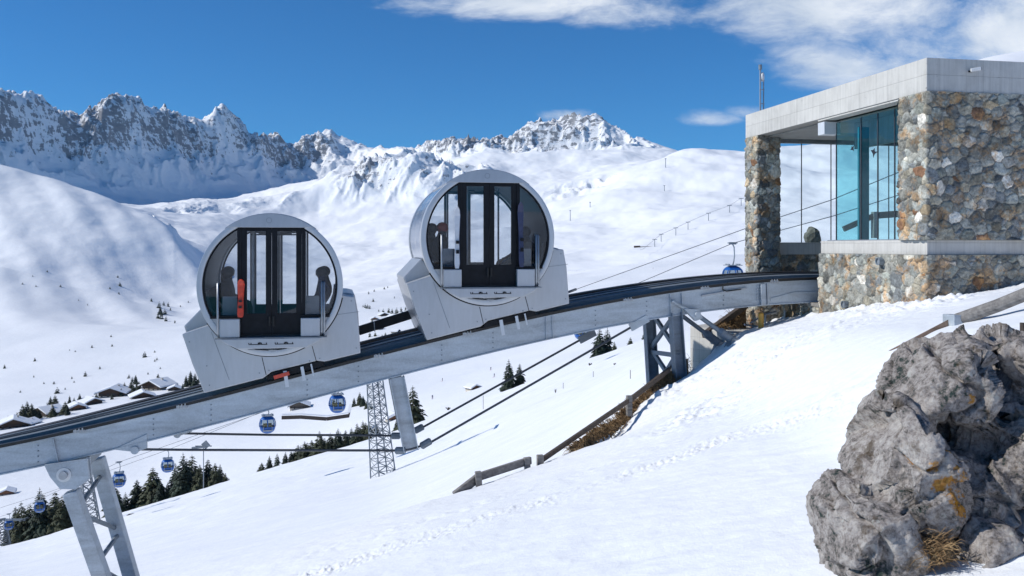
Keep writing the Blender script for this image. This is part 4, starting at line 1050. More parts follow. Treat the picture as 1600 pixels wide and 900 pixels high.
    # sliding doors
    for y0, nm in ((.03, 'door'), (2.84, 'rear_door')):
        for (xa, xb_) in ((-.545, .012), (.018, .575)):
            mb = MB(); w = .085 if nm == 'door' else .03
            mb.box(xa, xa + w + .02, y0, y0 + .05, -.94, 1.10); mb.box(xb_ - w - .02, xb_, y0, y0 + .05, -.94, 1.10)
            mb.box(xa + w + .02, xb_ - w - .02, y0, y0 + .05, 1.03, 1.10); mb.box(xa + w + .02, xb_ - w - .02, y0, y0 + .05, -.94, -.54)
            d_ = mb.build(nm, M_black if nm == 'door' else M_galv_dull, root)
            mb = MB(); mb.box(xa + w + .015, xb_ - w - .015, y0 + .018, y0 + .03, -.545, 1.035); mb.build('door_glass', M_glass_cab, d_)
    mb = MB(); mb.box(-.60, .63, .0, .03, 1.085, 1.115); mb.box(-.615, -.548, .015, .07, -.94, 1.10); mb.box(.578, .64, .015, .07, -.94, 1.10)
    mb.build('door_frame', M_black, root)
    mb = MB(); mb.tube([(-.02, -.01, -.60), (-.02, -.01, -.78)], .022, 8); mb.tube([(.05, -.01, -.60), (.05, -.01, -.78)], .022, 8); mb.build('door_handle', M_rubber, root)
    # lower panels, sill, step
    for sg in (-1, 1):
        n = 14; r = 1.30; a0 = -math.asin(.62 / 1.30); a1 = -math.asin(1.02 / 1.30)
        pts = [(sg * r * math.cos(a0 + (a1 - a0) * k / n), r * math.sin(a0 + (a1 - a0) * k / n)) for k in range(n + 1)]
        pts += [(sg * .62, -1.02), (sg * .62, -.62)]
        mb = MB(); mb.prism(pts, .02, .10); mb.build('lower_panel', M_cab, root)
        xa, xb_ = (.56, .92) if sg > 0 else (-.92, -.56)
        mb = MB(); mb.box(xa, xb_, -.12, .02, -.98, -.63); mb.build('ski_box', M_cab, root, bevel=.012)
        mb = MB(); mb.box(min(sg * .56, sg * 1.10), max(sg * .56, sg * 1.10), -.03, .09, -.625, -.575); mb.build('ledge_strip', M_black, root)
        xr = sg * .955
        for q in ((0,) if sg < 0 else (0, .045)):
            mb = MB(); mb.tube([(xr + q, .02, .06), (xr + q, -.09, .04), (xr + q, -.11, -.90), (xr + q - .02 * sg, -.02, -1.0)], .020, 8); mb.build('handrail', M_steel, root, smooth=True)
    mb = MB(); mb.prism([(-.90, -1.0), (.96, -1.0), (.90, -1.07), (.66, -1.19), (-.60, -1.19), (-.84, -1.07)], -.16, .10); mb.build('sill_panel', M_cab, root, bevel=.015)
    mb = MB()
    for cx in (-.22, .26):
        mb.box(cx - .17, cx + .17, -.166, -.158, -1.118, -1.104)
        for q in (-.17, -.13, .0, .06, .15): mb.box(cx + q - .006, cx + q + .010, -.166, -.158, -1.104, -1.078)
        mb.box(cx + .01, cx + .05, -.166, -.158, -1.10, -1.07)
    mb.build('sill_slot', M_black, root)
    mb = MB(); mb.box(-1.0, 1.05, -.17, .04, -1.0, -.985); mb.build('step_tread', M_galv_dull, root)
    n = 24; r = 1.235
    mb = MB(); a0 = math.pi + math.asin(1.19 / r) ; a1 = 2 * math.pi - math.asin(1.19 / r)
    pts = [(r * math.cos(a0 + (a1 - a0) * k / n), r * math.sin(a0 + (a1 - a0) * k / n)) for k in range(n + 1)]
    mb.prism(pts, .03, .10); mb.build('lower_panel', M_cab, root)
    mb = MB(); mb.prism([(-.05, -1.235), (.12, -1.235), (.10, -1.262), (.02, -1.28)], -.01, .03); mb.tube([(-.42, -.01, -1.22), (-.05, -.01, -1.25)], .008, 6); mb.build('hatch_latch', M_steel, root)
    # inside: floor, benches, poles, lamp rail
    mb = MB(); mb.box(-1.02, 1.02, .12, 2.80, -.99, -.94); mb.build('floor', M_interior, root)
    for sg in (-1, 1):
        mb = MB(); mb.box(min(sg * .66, sg * 1.10), max(sg * .66, sg * 1.10), .35, 2.6, -.60, -.53); 
        mb.prism([(sg * 1.08, -.53), (sg * 1.16, -.30), (sg * 1.18, -.10), (sg * 1.24, -.10), (sg * 1.20, -.53)], .35, 2.6)
        mb.build('bench', M_interior, root)
        mb = MB(); mb.box(min(sg * .60, sg * .90), max(sg * .60, sg * .90), .16, .20, -.62, -.22); mb.build('bench_screen', M_bench, root)
    for (x, y) in ((-.36, .5), (.62, 2.3), (-.55, 2.2)):
        mb = MB(); mb.tube([(x, y, -.94), (x, y, 1.15)], .022, 8); mb.build('grab_pole', M_steel, root)
    mb = MB(); mb.tube([(-.5, 1.4, .98), (.5, 1.4, .98)], .016, 6); mb.box(-.32, -.1, 1.2, 1.6, .99, 1.03); mb.box(.1, .32, 1.2, 1.6, .99, 1.03); mb.build('ceiling_rail', M_interior, root)
    # hanging brackets below the shell
    mb = MB(); mb.prism([Z2(455, 738), Z2(560, 712), Z2(660, 690), Z2(668, 712), Z2(560, 738), Z2(440, 765)], .13, .5); mb.build('underbody', M_black, root)
    for (zx, zy0, zy1, w) in ((520, 728, 795, .07), (586, 712, 770, .06), (622, 702, 752, .03)):
        A_, B_ = Z2(zx - 6, zy0), Z2(zx + 4, zy1); mb = MB(); mb.bar((A_[0], .06, A_[1]), (B_[0], .04, B_[1]), w, .02, (0, 1, 0)); mb.build('sensor_bracket', M_white_plate, root)
    return root
c1_loc = PY(423, 445.5, 17.66); c2_loc = PY(763.5, 371.4, 17.66)
cab2 = make_cabin(c2_loc)
cab1 = copy_tree(cab2); cab1.location = c1_loc
tag(cab1, 'lower round grey cabin on the track with a red ski on its front', 'funicular cabin', 'round cabins on the track')
tag(cab2, 'upper round cabin on the track, nearer the station, blue and white skis on its front', 'funicular cabin', 'round cabins on the track')
# red maintenance cover only under the lower cabin
rd = MB(c1_loc); A_, B_ = PY(428, 590, 17.7), PY(452, 583, 17.7); rd.bar(A_, B_, .05, .07); rd.build('red_cover', M_red, cab1)
for m__ in rd.v: pass
# coupling bar between the cabins
A_, B_ = PY(560, 517, 20.3), PY(652, 488, 20.3)
cbm = empty('coupling_bar', (A_ + B_) / 2, 'black coupling bar between the lower and the upper cabin', 'coupling bar')
mb = MB(cbm.location); mb.bar(A_, B_, .12, .20); mb.build('bar', M_rail, cbm, bevel=.01)
mb = MB(cbm.location); q = A_ + (B_ - A_) * .26; mb.bar(q + Vector((0, -.07, .1)), q + Vector((.02, -.07, -.12)), .03, .02); mb.build('strap', M_steel, cbm)

# ---- people
def skin_body(name, joints, edges, mat, parent, root=0, sub=2):
    me = bpy.data.meshes.new(name); me.from_pydata([j[0] for j in joints], edges, [])
    o = bpy.data.objects.new(name, me); COL.objects.link(o)
    sk = o.modifiers.new('s', 'SKIN'); sk.use_smooth_shade = True
    for i, j in enumerate(joints):
        r = j[1]; me.skin_vertices[0].data[i].radius = (r, r) if not isinstance(r, tuple) else r
        me.skin_vertices[0].data[i].use_root = (i == root)
    o.modifiers.new('d', 'SUBSURF').levels = sub
    dg = bpy.context.evaluated_depsgraph_get(); m2 = bpy.data.meshes.new_from_object(o.evaluated_get(dg))
    bpy.data.objects.remove(o); m2.name = name
    return link_mesh(name, m2, mat, parent, True)
def seated(loc, face, jacket, hat, label, lean=0.0):
    """a seated passenger; local +x is the way they face; origin on the bench under the pelvis"""
    root = empty('person', loc, label, 'person', 'passengers inside the cabins', 0 if face > 0 else math.pi)
    J = [((0, 0, .10), .17), ((lean * .3, 0, .30), .19), ((lean * .8, 0, .47), (.22, .17)), ((lean, 0, .575), .10), ((lean + .01, 0, .66), .085), ((lean + .02, 0, .74), .09),
         ((.12, .10, .08), .105), ((.44, .13, .10), .075), ((.46, .13, -.28), .055), ((.58, .13, -.36), .05),
         ((.12, -.10, .08), .105), ((.44, -.13, .10), .075), ((.46, -.13, -.28), .055), ((.58, -.13, -.36), .05),
         ((lean, .22, .47), .10), ((.06, .27, .25), .075), ((.28, .14, .16), .045), ((.36, .10, .15), .04),
         ((lean, -.22, .47), .10), ((.06, -.27, .25), .075), ((.28, -.14, .16), .045), ((.36, -.10, .15), .04)]
    E = [(0, 1), (1, 2), (2, 3), (3, 4), (4, 5), (0, 6), (6, 7), (7, 8), (8, 9), (0, 10), (10, 11), (11, 12), (12, 13), (2, 14), (14, 15), (15, 16), (16, 17), (2, 18), (18, 19), (19, 20), (20, 21)]
    skin_body('body', J, E, jacket, root)
    mb = MB(); mb.ball((lean + .075, 0, .705), .070, 12, 8, (.6, .9, 1.1)); mb.ball((lean + .125, 0, .695), .016, 8, 5); mb.build('face', M_skin, root, smooth=True)
    mb = MB(); mb.ball((lean + .015, 0, .745), .122, 14, 9, (1.05, .92, .95)); mb.build('helmet', hat, root, smooth=True)
    mb = MB(); mb.ball((lean + .10, 0, .74), .055, 10, 6, (.5, 1.5, .6)); mb.build('goggles', M_black, root, smooth=True)
    return root
def put(cab, dx, dy, dz, *a, **k): return seated(cab.location + Vector((dx, dy, dz)), *a, **k)
BZ = -.53
put(cab1, -.98, 1.0, BZ, 1, M_jacket[0], M_hat, 'passenger in black with a dark helmet at the left of the lower cabin', lean=.06)
put(cab1, -1.00, 1.75, BZ, 1, M_jacket[2], M_hat, 'grey-clad passenger behind the one in black at the left of the lower cabin', lean=.02)
put(cab1, 1.00, .85, BZ, -1, M_jacket[1], M_hat, 'passenger in navy at the right side of the lower cabin by the rim', lean=.04)
put(cab1, 1.00, 1.55, BZ, -1, M_jacket[0], M_hat, 'passenger in black behind the one in navy at the right of the lower cabin', lean=.0)
put(cab2, -.92, .85, BZ, 1, M_jacket[0], M_hat_red, 'passenger with a dark red helmet at the left of the upper cabin', lean=.08)
put(cab2, -.98, 1.6, BZ, 1, M_jacket[2], M_hat, 'grey-clad passenger at the far left rim inside the upper cabin', lean=.0)
put(cab2, .96, .70, BZ - .08, -1, M_jacket[2], M_hat, 'passenger in grey nearest the glass at the right of the upper cabin', lean=.05)
put(cab2, 1.00, 1.25, BZ - .08, -1, M_jacket[1], M_hat, 'passenger in navy in the middle of the three at the right of the upper cabin', lean=.02)
put(cab2, 1.00, 1.85, BZ - .08, -1, M_jacket[3], M_hat, 'passenger in maroon furthest back at the right of the upper cabin', lean=.0)

# ---- skis in the outside racks
def ski(loc, L, mats, label, tilt=0.0):
    root = empty('ski_pair', loc, label, 'skis')
    for k, s_ in enumerate((-1, 1)):
        mb = MB(); pts = []
        prof = [(0, .035, 0), (.08, .05, 0), (.5, .040, .012), (.85, .058, 0), (.95, .045, -.03), (1.0, .012, -.06)]
        vs = []
        for (u_, w, yy) in prof:
            for sx_ in (-1, 1):
                for t_ in (0, .014): vs.append((s_ * .008 + sx_ * w + tilt * u_ * L, -.02 + k * .03 + yy * (1 if k else 1) + t_, u_ * L))
        fs = []
        for i in range(len(prof) - 1):
            a = i * 4; b_ = a + 4
            fs += [(a, a + 2, b_ + 2, b_), (a + 1, b_ + 1, b_ + 3, a + 3), (a, b_, b_ + 1, a + 1), (a + 2, a + 3, b_ + 3, b_ + 2)]
        fs += [(0, 1, 3, 2), (len(vs) - 4, len(vs) - 2, len(vs) - 1, len(vs) - 3)]
        mb.add(vs, fs); sk = mb.build('ski', mats[k], root)
        mb = MB(); mb.box(-.03, .03, -.065 + k * .03, -.025 + k * .03, L * .40, L * .45); mb.box(-.028, .028, -.065 + k * .03, -.025 + k * .03, L * .24, L * .30); mb.build('binding', M_black if mats[0] is not M_ski_red else M_rubber, sk)
    return root
ski(c1_loc + Vector((-.55, -.07, -.60)), .72, (M_ski_red, M_ski_red), 'short bright red pair of skis in the rack of the lower cabin', .02)
ski(c2_loc + Vector((-.64, -.07, -.61)), 1.22, (M_ski_white, M_ski_navy), 'long white and blue skis standing left of the doors of the upper cabin')
ski(c2_loc + Vector((.66, -.07, -.59)), 1.30, (M_ski_navy, M_ski_navy), 'long dark blue skis standing right of the doors of the upper cabin', -.02)
# ================================================================ conifers
def conifer_mesh(name, seed, levels, per, olive=False, slim=1.0):
    """unit-height spruce: crown mesh of drooping needle sprays, trunk mesh"""
    r_ = random.Random(seed); vs = []; fs = []
    def leaf(a, d, l, w, droop):
        """a spray: narrow kinked quad pair"""
        sd_ = Vector((-d.y, d.x, 0)).normalized()
        b_ = a + d * l * .55 + Vector((0, 0, -droop * l * .35)); c_ = a + d * l + Vector((0, 0, -droop * l))
        i = len(vs); tw = Vector((0, 0, r_.uniform(-.25, .25) * w))
        vs.extend([a, b_ + sd_ * w + tw, c_, b_ - sd_ * w - tw, b_ + Vector((0, 0, w * .7))])
        fs.extend([(i, i + 1, i + 4), (i + 1, i + 2, i + 4), (i + 2, i + 3, i + 4), (i + 3, i, i + 4)])
    for k in range(levels):
        u_ = (k + r_.uniform(-.3, .3)) / levels
        z = .10 + .88 * u_
        rad = (.205 * (1 - u_) ** .78 + .012) * slim * r_.uniform(.72, 1.15)
        n = max(4, int(per * (1 - .55 * u_)))
        ph = r_.random() * 6.28
        for q in range(n):
            a_ = ph + 6.283 * q / n + r_.uniform(-.3, .3); d = Vector((math.cos(a_), math.sin(a_), .10 + .5 * u_))
            R_ = rad * r_.uniform(.65, 1.12)
            if r_.random() < .06: continue
            for m_ in range(3 if per > 8 else 1):
                s0 = R_ * (m_ * .27); dd = Vector((math.cos(a_ + r_.uniform(-.4, .4)), math.sin(a_ + r_.uniform(-.4, .4)), .05))
                leaf(Vector((0, 0, z)) + Vector((d.x, d.y, 0)) * s0 + Vector((0, 0, -s0 * .35)), dd, R_ - s0 * .8, R_ * (.22 if per > 8 else .40), .45 + .3 * (1 - u_))
    me = bpy.data.meshes.new('crown'); me.from_pydata([tuple(v_) for v_ in vs], [], fs); me.materials.append(M_needle2 if olive else M_needle); me.update()
    mb = MB(); mb.tube([(0, 0, -.04), (0, 0, .5), (0, 0, .985)], [.016, .010, .002], 6)
    t_ = mb.build('trunk', M_bark); tm = t_.data; bpy.data.objects.remove(t_)
    return me, tm
PROTO = [conifer_mesh('a', 1, 30, 14), conifer_mesh('b', 2, 26, 13, True), conifer_mesh('c', 3, 34, 12, False, .8), conifer_mesh('d', 4, 24, 15, True, 1.15), conifer_mesh('e', 5, 28, 12, False, .9)]
LOW = [conifer_mesh('l%d' % k, 20 + k, 11, 7, k == 1, 1.25) for k in range(3)]
rt = random.Random(5)
ORD = ['leftmost', 'second from the left', 'third from the left', 'fourth from the left', 'fifth from the left', 'sixth from the left', 'seventh from the left', 'eighth from the left', 'ninth from the left', 'tenth from the left',
       'eleventh from the left', 'twelfth from the left', 'thirteenth from the left', 'fourteenth from the left', 'fifteenth from the left', 'sixteenth from the left', 'seventeenth from the left', 'eighteenth from the left', 'nineteenth from the left', 'twentieth from the left']
def tree(p, h, proto, label, group, parts=True):
    cm, tm = proto
    root = empty('spruce_tree', p, label, 'tree', group, rt.uniform(0, 6.28)); root.scale = (h * rt.uniform(1.3, 1.75),) * 2 + (h,)
    o = bpy.data.objects.new('crown', cm); COL.objects.link(o); o.parent = root
    if parts:
        o = bpy.data.objects.new('trunk', tm); COL.objects.link(o); o.parent = root
    return root
def base_z(px, D):
    if D <= 228:
        x, y = P(px, 0, D).x, P(px, 0, D).y; return near_h(x, y)
    return far_depth(px, D).z
def tree_row(items, D, desc, group, protos=PROTO):
    """items: (px, top_py, base_py or None)"""
    items = sorted(items)
    for k, it in enumerate(items):
        px, top = it[0], it[1]; Dk = D + rt.uniform(-3, 8) if len(it) < 4 else it[3]
        p = P(px, 0, Dk); p.z = base_z(px, Dk) - .3
        topz = (HZ - top) / F * Dk; h = max(2.0, topz - p.z)
        w = ORD[k] if k < len(ORD) else 'right part of it'
        if k == len(items) - 1: w = 'rightmost'
        tree(p, h, protos[rt.randrange(len(protos))], desc % w, group)
clump1 = [(14, 812), (24, 790), (33, 782), (47, 786), (62, 760), (75, 785), (86, 766), (97, 772), (104, 790)]
clump1 += [(a + 5, b_ + 10) for a, b_ in clump1[::2]]
tree_row(clump1, 192, 'dark spruce at the lower left edge behind the support, %s', 'spruces at the lower left')
clump2 = [(178, 755), (196, 768), (214, 748), (226, 760), (239, 728), (250, 748), (262, 752), (274, 722), (286, 706), (300, 709), (312, 724), (325, 716), (336, 722), (344, 724), (352, 738)]
clump2 += [(a + 6, b_ + 9) for a, b_ in clump2[::2]]
tree_row(clump2, 200, 'dark spruce in the clump below two gondolas, %s', 'spruces below the gondolas')
row3 = [(409, 722), (421, 711), (433, 707), (446, 705), (455, 702), (466, 694), (476, 688), (487, 686), (499, 672), (507, 683), (516, 675), (528, 668), (540, 671), (549, 667), (558, 660), (567, 656), (577, 659), (588, 660), (620, 652), (632, 650)]
row3 += [(a + 4, b_ + rt.uniform(0, 8)) for a, b_ in row3[4:-3]]
tree_row(row3, 205, 'small spruce in the row behind the tension cables, %s', 'row of spruces along the slope edge')
for (px, top, D, lab) in ((645, 601, 205, 'single tall slim spruce right of the hanging steel post'), (660, 645, 215, 'tiny spruce at the foot of the single tall one by the steel post'),
                          (795, 560, 190, 'larger of the two spruces on the slope edge below the track'), (812, 567, 192, 'smaller right one of the two spruces on the slope edge below the track'),
                          (960, 533, 195, 'leftmost of three spruces left of the upper support legs'), (985, 528, 195, 'middle and widest of three spruces left of the upper support legs'), (1006, 524, 195, 'rightmost of three spruces left of the upper support legs'),
                          (937, 511, 260, 'left one of two small spruces beside the blue gondola under the track'), (949, 511, 262, 'right one of two small spruces beside the blue gondola under the track')):
    p = P(px, 0, D); p.z = base_z(px, D) - .3; tree(p, max(3, (HZ - top) / F * D - p.z), PROTO[rt.randrange(5)], lab, None)
# trees among the chalets and scattered over the far slopes
def far_trees(lst, desc, group, hpx=None):
    lst = sorted(lst)
    for k, it in enumerate(lst):
        px, py = it[0], it[1]; hp = it[2] if len(it) > 2 else 6
        p, D = far_at(px, py); p.z -= .3
        tree(p, max(2.5, hp / F * D), LOW[rt.randrange(3)] if hp < 14 else PROTO[rt.randrange(5)], (desc % ORD[k]) if ('%s' in desc and k < len(ORD)) else desc.replace(', %s', ''), group, hp >= 14)
vil = [(2, 668, 12), (12, 662, 14), (26, 662, 18), (34, 660, 30), (41, 658, 33), (49, 658, 28), (54, 657, 20), (59, 655, 16), (72, 640, 12), (78, 640, 22), (85, 641, 24), (81, 652, 20), (100, 648, 22), (104, 650, 18), (107, 632, 14), (114, 636, 16), (124, 634, 20), (131, 632, 14)]
far_trees(vil, 'dark tree among the leftmost snowy chalets, %s', 'trees among the chalets, left half')
vil2 = [(150, 628, 14), (188, 620, 14), (194, 616, 20), (204, 616, 22), (208, 618, 18), (212, 610, 14), (216, 612, 16), (227, 610, 10), (285, 612, 14), (290, 606, 20), (297, 602, 24), (304, 604, 22), (311, 598, 16), (175, 625, 12), (240, 604, 9)]
far_trees(vil2, 'dark tree near the large dark chalets, %s', 'trees among the chalets, right half')
z4 = [(220, 145, 4), (168, 205, 4), (105, 195, 4), (280, 205, 5), (150, 165, 3), (550, 165, 5), (560, 205, 8), (510, 215, 5), (553, 240, 5), (705, 272, 5), (410, 295, 3), (367, 270, 3)]
far_trees([(a / 3, 380 + b_ / 3, c_) for a, b_, c_ in z4], 'tiny lone tree on the upper left snow slope', 'lone trees on the upper left slope')
z4 = [(518, 440, 5), (525, 485, 5), (428, 497, 6), (322, 508, 3), (350, 510, 3), (160, 555, 7), (20, 590, 8), (465, 590, 6), (397, 625, 10), (155, 630, 4), (335, 640, 5), (345, 655, 4), (250, 662, 6), (265, 705, 12), (600, 635, 8), (673, 535, 11), (725, 517, 5), (725, 558, 5), (735, 548, 6), (748, 593, 4), (738, 632, 8), (690, 620, 5), (620, 660, 12), (635, 665, 16), (205, 660, 4), (90, 700, 4), (300, 690, 5)]
far_trees([(a / 3, 380 + b_ / 3, c_) for a, b_, c_ in z4], 'tiny lone tree on the snow slope above the chalets', 'lone trees above the chalets')
rav = [(247, 482, 12), (250, 492, 14), (252, 500, 12), (255, 478, 8), (258, 502, 10), (262, 480, 8), (266, 486, 6), (273, 505, 6), (246, 498, 10), (256, 492, 10), (281, 480, 4), (293, 473, 4), (235, 472, 5)]
far_trees(rav, 'dark tree in the small ravine left of the lower cabin', 'trees in the ravine')
mid = [(566, 480, 5), (569, 481, 8), (573, 482, 8), (577, 483, 7), (575, 460, 5), (582, 472, 7), (584, 456, 5), (590, 487, 5), (600, 452, 5), (604, 450, 4), (616, 466, 4), (597, 490, 9), (606, 489, 10), (612, 490, 9), (618, 490, 11), (626, 488, 10), (632, 485, 7), (580, 505, 7), (588, 508, 8), (596, 530, 8), (602, 528, 9), (610, 532, 9), (618, 527, 10), (625, 530, 8), (633, 523, 8), (640, 520, 7), (585, 526, 8), (576, 528, 9)]
far_trees(mid, 'dark tree in the far hamlet seen between the two cabins', 'trees of the far hamlet')
oth = [(553, 636, 16), (561, 634, 22), (566, 636, 18), (572, 640, 14), (579, 640, 13), (520, 632, 10), (480, 634, 8)]
far_trees(oth, 'bushy tree behind the blue gondola below the track, %s', 'trees behind the blue gondola')

# ================================================================ chalets
def chalet(px, py, wpx, label, D=None, h=1.0, rot=0.3, wall=None, rs=.45, ridge=1.0, group='snowy chalets'):
    p, Dd = far_at(px, py) if D is None else (far_depth(px, D), D)
    w = wpx * .85 / F * Dd; l = w * .8; hh = w * .20 * h; rh = w * .20 * ridge
    root = empty('chalet', p, label, 'house', group, -YAW + rot)
    mb = MB(); mb.box(-w / 2, w / 2, -l / 2, l / 2, -1.5, hh * .45); mb.build('ground_floor', M_plaster, root)
    wm = wall or M_chalet
    mb = MB(); mb.prism([(-w / 2 - .06, hh * .45), (w / 2 + .06, hh * .45), (w / 2 + .06, hh), (0, hh + rh * .96), (-w / 2 - .06, hh)], -l / 2 - .06, l / 2 + .06); mb.build('wall', wm, root)
    e = w * .14; k = rh / (w / 2); t = w * .022
    def roof(z0, th, ov): return [(-w / 2 - ov, hh - k * ov + z0), (0, hh + rh + z0), (w / 2 + ov, hh - k * ov + z0), (w / 2 + ov, hh - k * ov + z0 + th), (0, hh + rh + z0 + th), (-w / 2 - ov, hh - k * ov + z0 + th)]
    mb = MB(); mb.prism(roof(0, t, e), -l / 2 - e, l / 2 + e); rf = mb.build('roof', M_wood_dark, root)
    mb = MB(); mb.prism(roof(t + .01, rs * 1.5, e * 1.02), -l / 2 - e * .95, l / 2 + e * .95); mb.build('roof_snow', M_roofsnow, rf, bevel=min(.18, rs * .4))
    mb = MB(); mb.box(w * .12, w * .19, l * .05, l * .15, hh, hh + rh + w * .09); mb.build('chimney', M_plaster, rf)
    nwin = 4 if w > 9 else 2
    for q in range(nwin):
        x = -w / 2 + w * (q + .5) / nwin
        for (z0, z1) in ((hh * .12, hh * .34), (hh * .55, hh * .82)):
            mb = MB(); mb.box(x - w * .04, x + w * .04, -l / 2 - .10, -l / 2 - .062 if z0 > hh * .4 else -l / 2 - .003, z0, z1); mb.build('window', M_windowg, root)
    if w > 8:
        mb = MB(); mb.box(-w / 2 - .3, w / 2 + .3, -l / 2 - w * .09, -l / 2 - .12, hh * .44, hh * .48)
        for q in range(14): x = -w / 2 - .2 + (w + .4) * q / 13; mb.box(x - .04, x + .04, -l / 2 - w * .09, -l / 2 - w * .09 + .06, hh * .48, hh * .48 + w * .06)
        mb.box(-w / 2 - .3, w / 2 + .3, -l / 2 - w * .09 - .02, -l / 2 - w * .09 + .07, hh * .48 + w * .06, hh * .48 + w * .07); mb.build('balcony', M_wood_dark, root)
    return root
chalet(20, 668, 46, 'low chalet with a broad white roof at the left edge above the track', rot=.5, h=.8)
chalet(44, 664, 26, 'small white roofed chalet just right of the one at the left edge', rot=-.2, h=.8)
chalet(74, 650, 40, 'dark timber chalet with a patchy snow roof behind two trees, left in the village', rot=-.5)
chalet(118, 641, 27, 'chalet with a pale reddish wall and thick smooth snow roof', rot=.7, wall=M_chalet_red, rs=.7)
chalet(141, 633, 30, 'chalet with a long sloping snow roof beside the pale reddish one', rot=.9, rs=.6)
chalet(178, 620, 44, 'largest dark chalet with a curved snow cap in the middle of the village', rot=.1, rs=.8, ridge=.9)
chalet(221, 622, 36, 'chalet showing only its long white roof right on the dark rail', rot=.5, h=.6)
chalet(246, 609, 42, 'dark brown chalet with a snow cap, right end of the village', rot=-.4, rs=.7)
chalet(160, 606, 18, 'small chalet with snow roof half hidden behind the largest dark one', rot=.3) if False else None
chalet(273, 611, 22, 'low snow covered chalet between the dark brown one and the cabin shell', rot=.3, h=.7)
chalet(738, 609, 21, 'lone reddish brown hut with a snow roof on the piste below the upper cabin', rot=.75, wall=M_chalet_red, rs=.35, group='huts on the piste')
chalet(613, 656, 25, 'brown and grey hut half hidden behind the hanging steel post', rot=.5, wall=M_chalet_red, rs=.6, group='huts on the piste')
chalet(467, 638, 32, 'grey chalet tucked right under the girder, behind a retaining wall', rot=.2, wall=M_chalet_grey, rs=.5, group='huts on the piste')
chalet(9, 774, 24, 'orange brown hut at the far left edge below the girder', rot=.4, wall=M_chalet_red, rs=.4, group='huts on the piste')
chalet(404, 706, 16, 'little dark hut seen between the two tension cables', rot=.1, wall=M_chalet_grey, rs=.3, group='huts on the piste', h=.6) if False else None
for k, (px, py, w, c_, lb) in enumerate([(584, 500, 12, M_chalet_red, 'reddish roofed house at the left end of the far hamlet'), (597, 494, 14, M_chalet, 'dark house with white roof in the far hamlet, nearest the reddish one'),
                       (612, 497, 13, M_chalet, 'dark house in the middle of the far hamlet'), (627, 494, 14, M_chalet_grey, 'grey house at the right of the far hamlet'),
                       (590, 516, 13, M_chalet, 'dark house of the far hamlet below the coupling bar, left'), (617, 520, 14, M_chalet_grey, 'grey house of the far hamlet below the coupling bar, right')]):
    chalet(px, py, w, lb, rot=.3 + .2 * k, wall=c_, group='houses of the far hamlet')
# retaining wall with rail near the gondola
pts = [far_depth(px, 300 + (px - 440) * .12) for px in (440, 470, 500, 530, 550)]
mbp = [P(440, 648, 300), P(470, 647, 302), P(510, 650, 303), (P(545, 645, 304)), P(548, 632, 312)]
rw0 = mbp[0]; rw = empty('retaining_wall', rw0, 'low dark retaining wall below the grey chalet under the girder', 'wall')
mb = MB(rw0)
for a, b_ in zip(mbp[:-1], mbp[1:]): mb.bar(a + Vector((0, 0, -1.0)), b_ + Vector((0, 0, -1.0)), .3, 1.2)
mb.build('wall_face', M_wood_dark, rw)
mb = MB(rw0)
for a, b_ in zip(mbp[:-1], mbp[1:]): mb.bar(a + Vector((0, 0, .12)), b_ + Vector((0, 0, .12)), .9, .25)
mb.build('snow_cap', M_roofsnow, rw)
# long low shelter high on the piste, little station on the skyline, fences
p, D = far_at(990, 387); q = P(1027, 386, D)
lo = empty('snow_shelter', p, 'long narrow dark shelter lying across the piste left of the gondola', 'shelter')
mb = MB(p); mb.bar(p + Vector((0, 0, .8)), q + Vector((0, 0, .8)), 5, 2.2); mb.build('wall', M_wood_dark, lo)
mb = MB(p); mb.bar(p + Vector((0, 0, 1.4)), p + (q - p) * .25 + Vector((0, 0, 1.4)), 8, 4.5); mb.build('head_house', M_chalet, lo)
p, D = far_at(1097, 224 + 6)
sk_ = empty('summit_station', p, 'tiny lift station on the smooth skyline left of the stone building', 'lift station')
w = 14 / F * D; mb = MB(); mb.box(-w / 2, w / 2, -w / 3, w / 3, -5, w * .22); mb.build('wall', M_chalet_grey, sk_); mb = MB(); mb.prism([(-w * .6, w * .22), (w * .6, w * .22), (w * .3, w * .36), (-w * .3, w * .36)], -w * .4, w * .4); mb.build('roof', M_galv_dull, sk_)

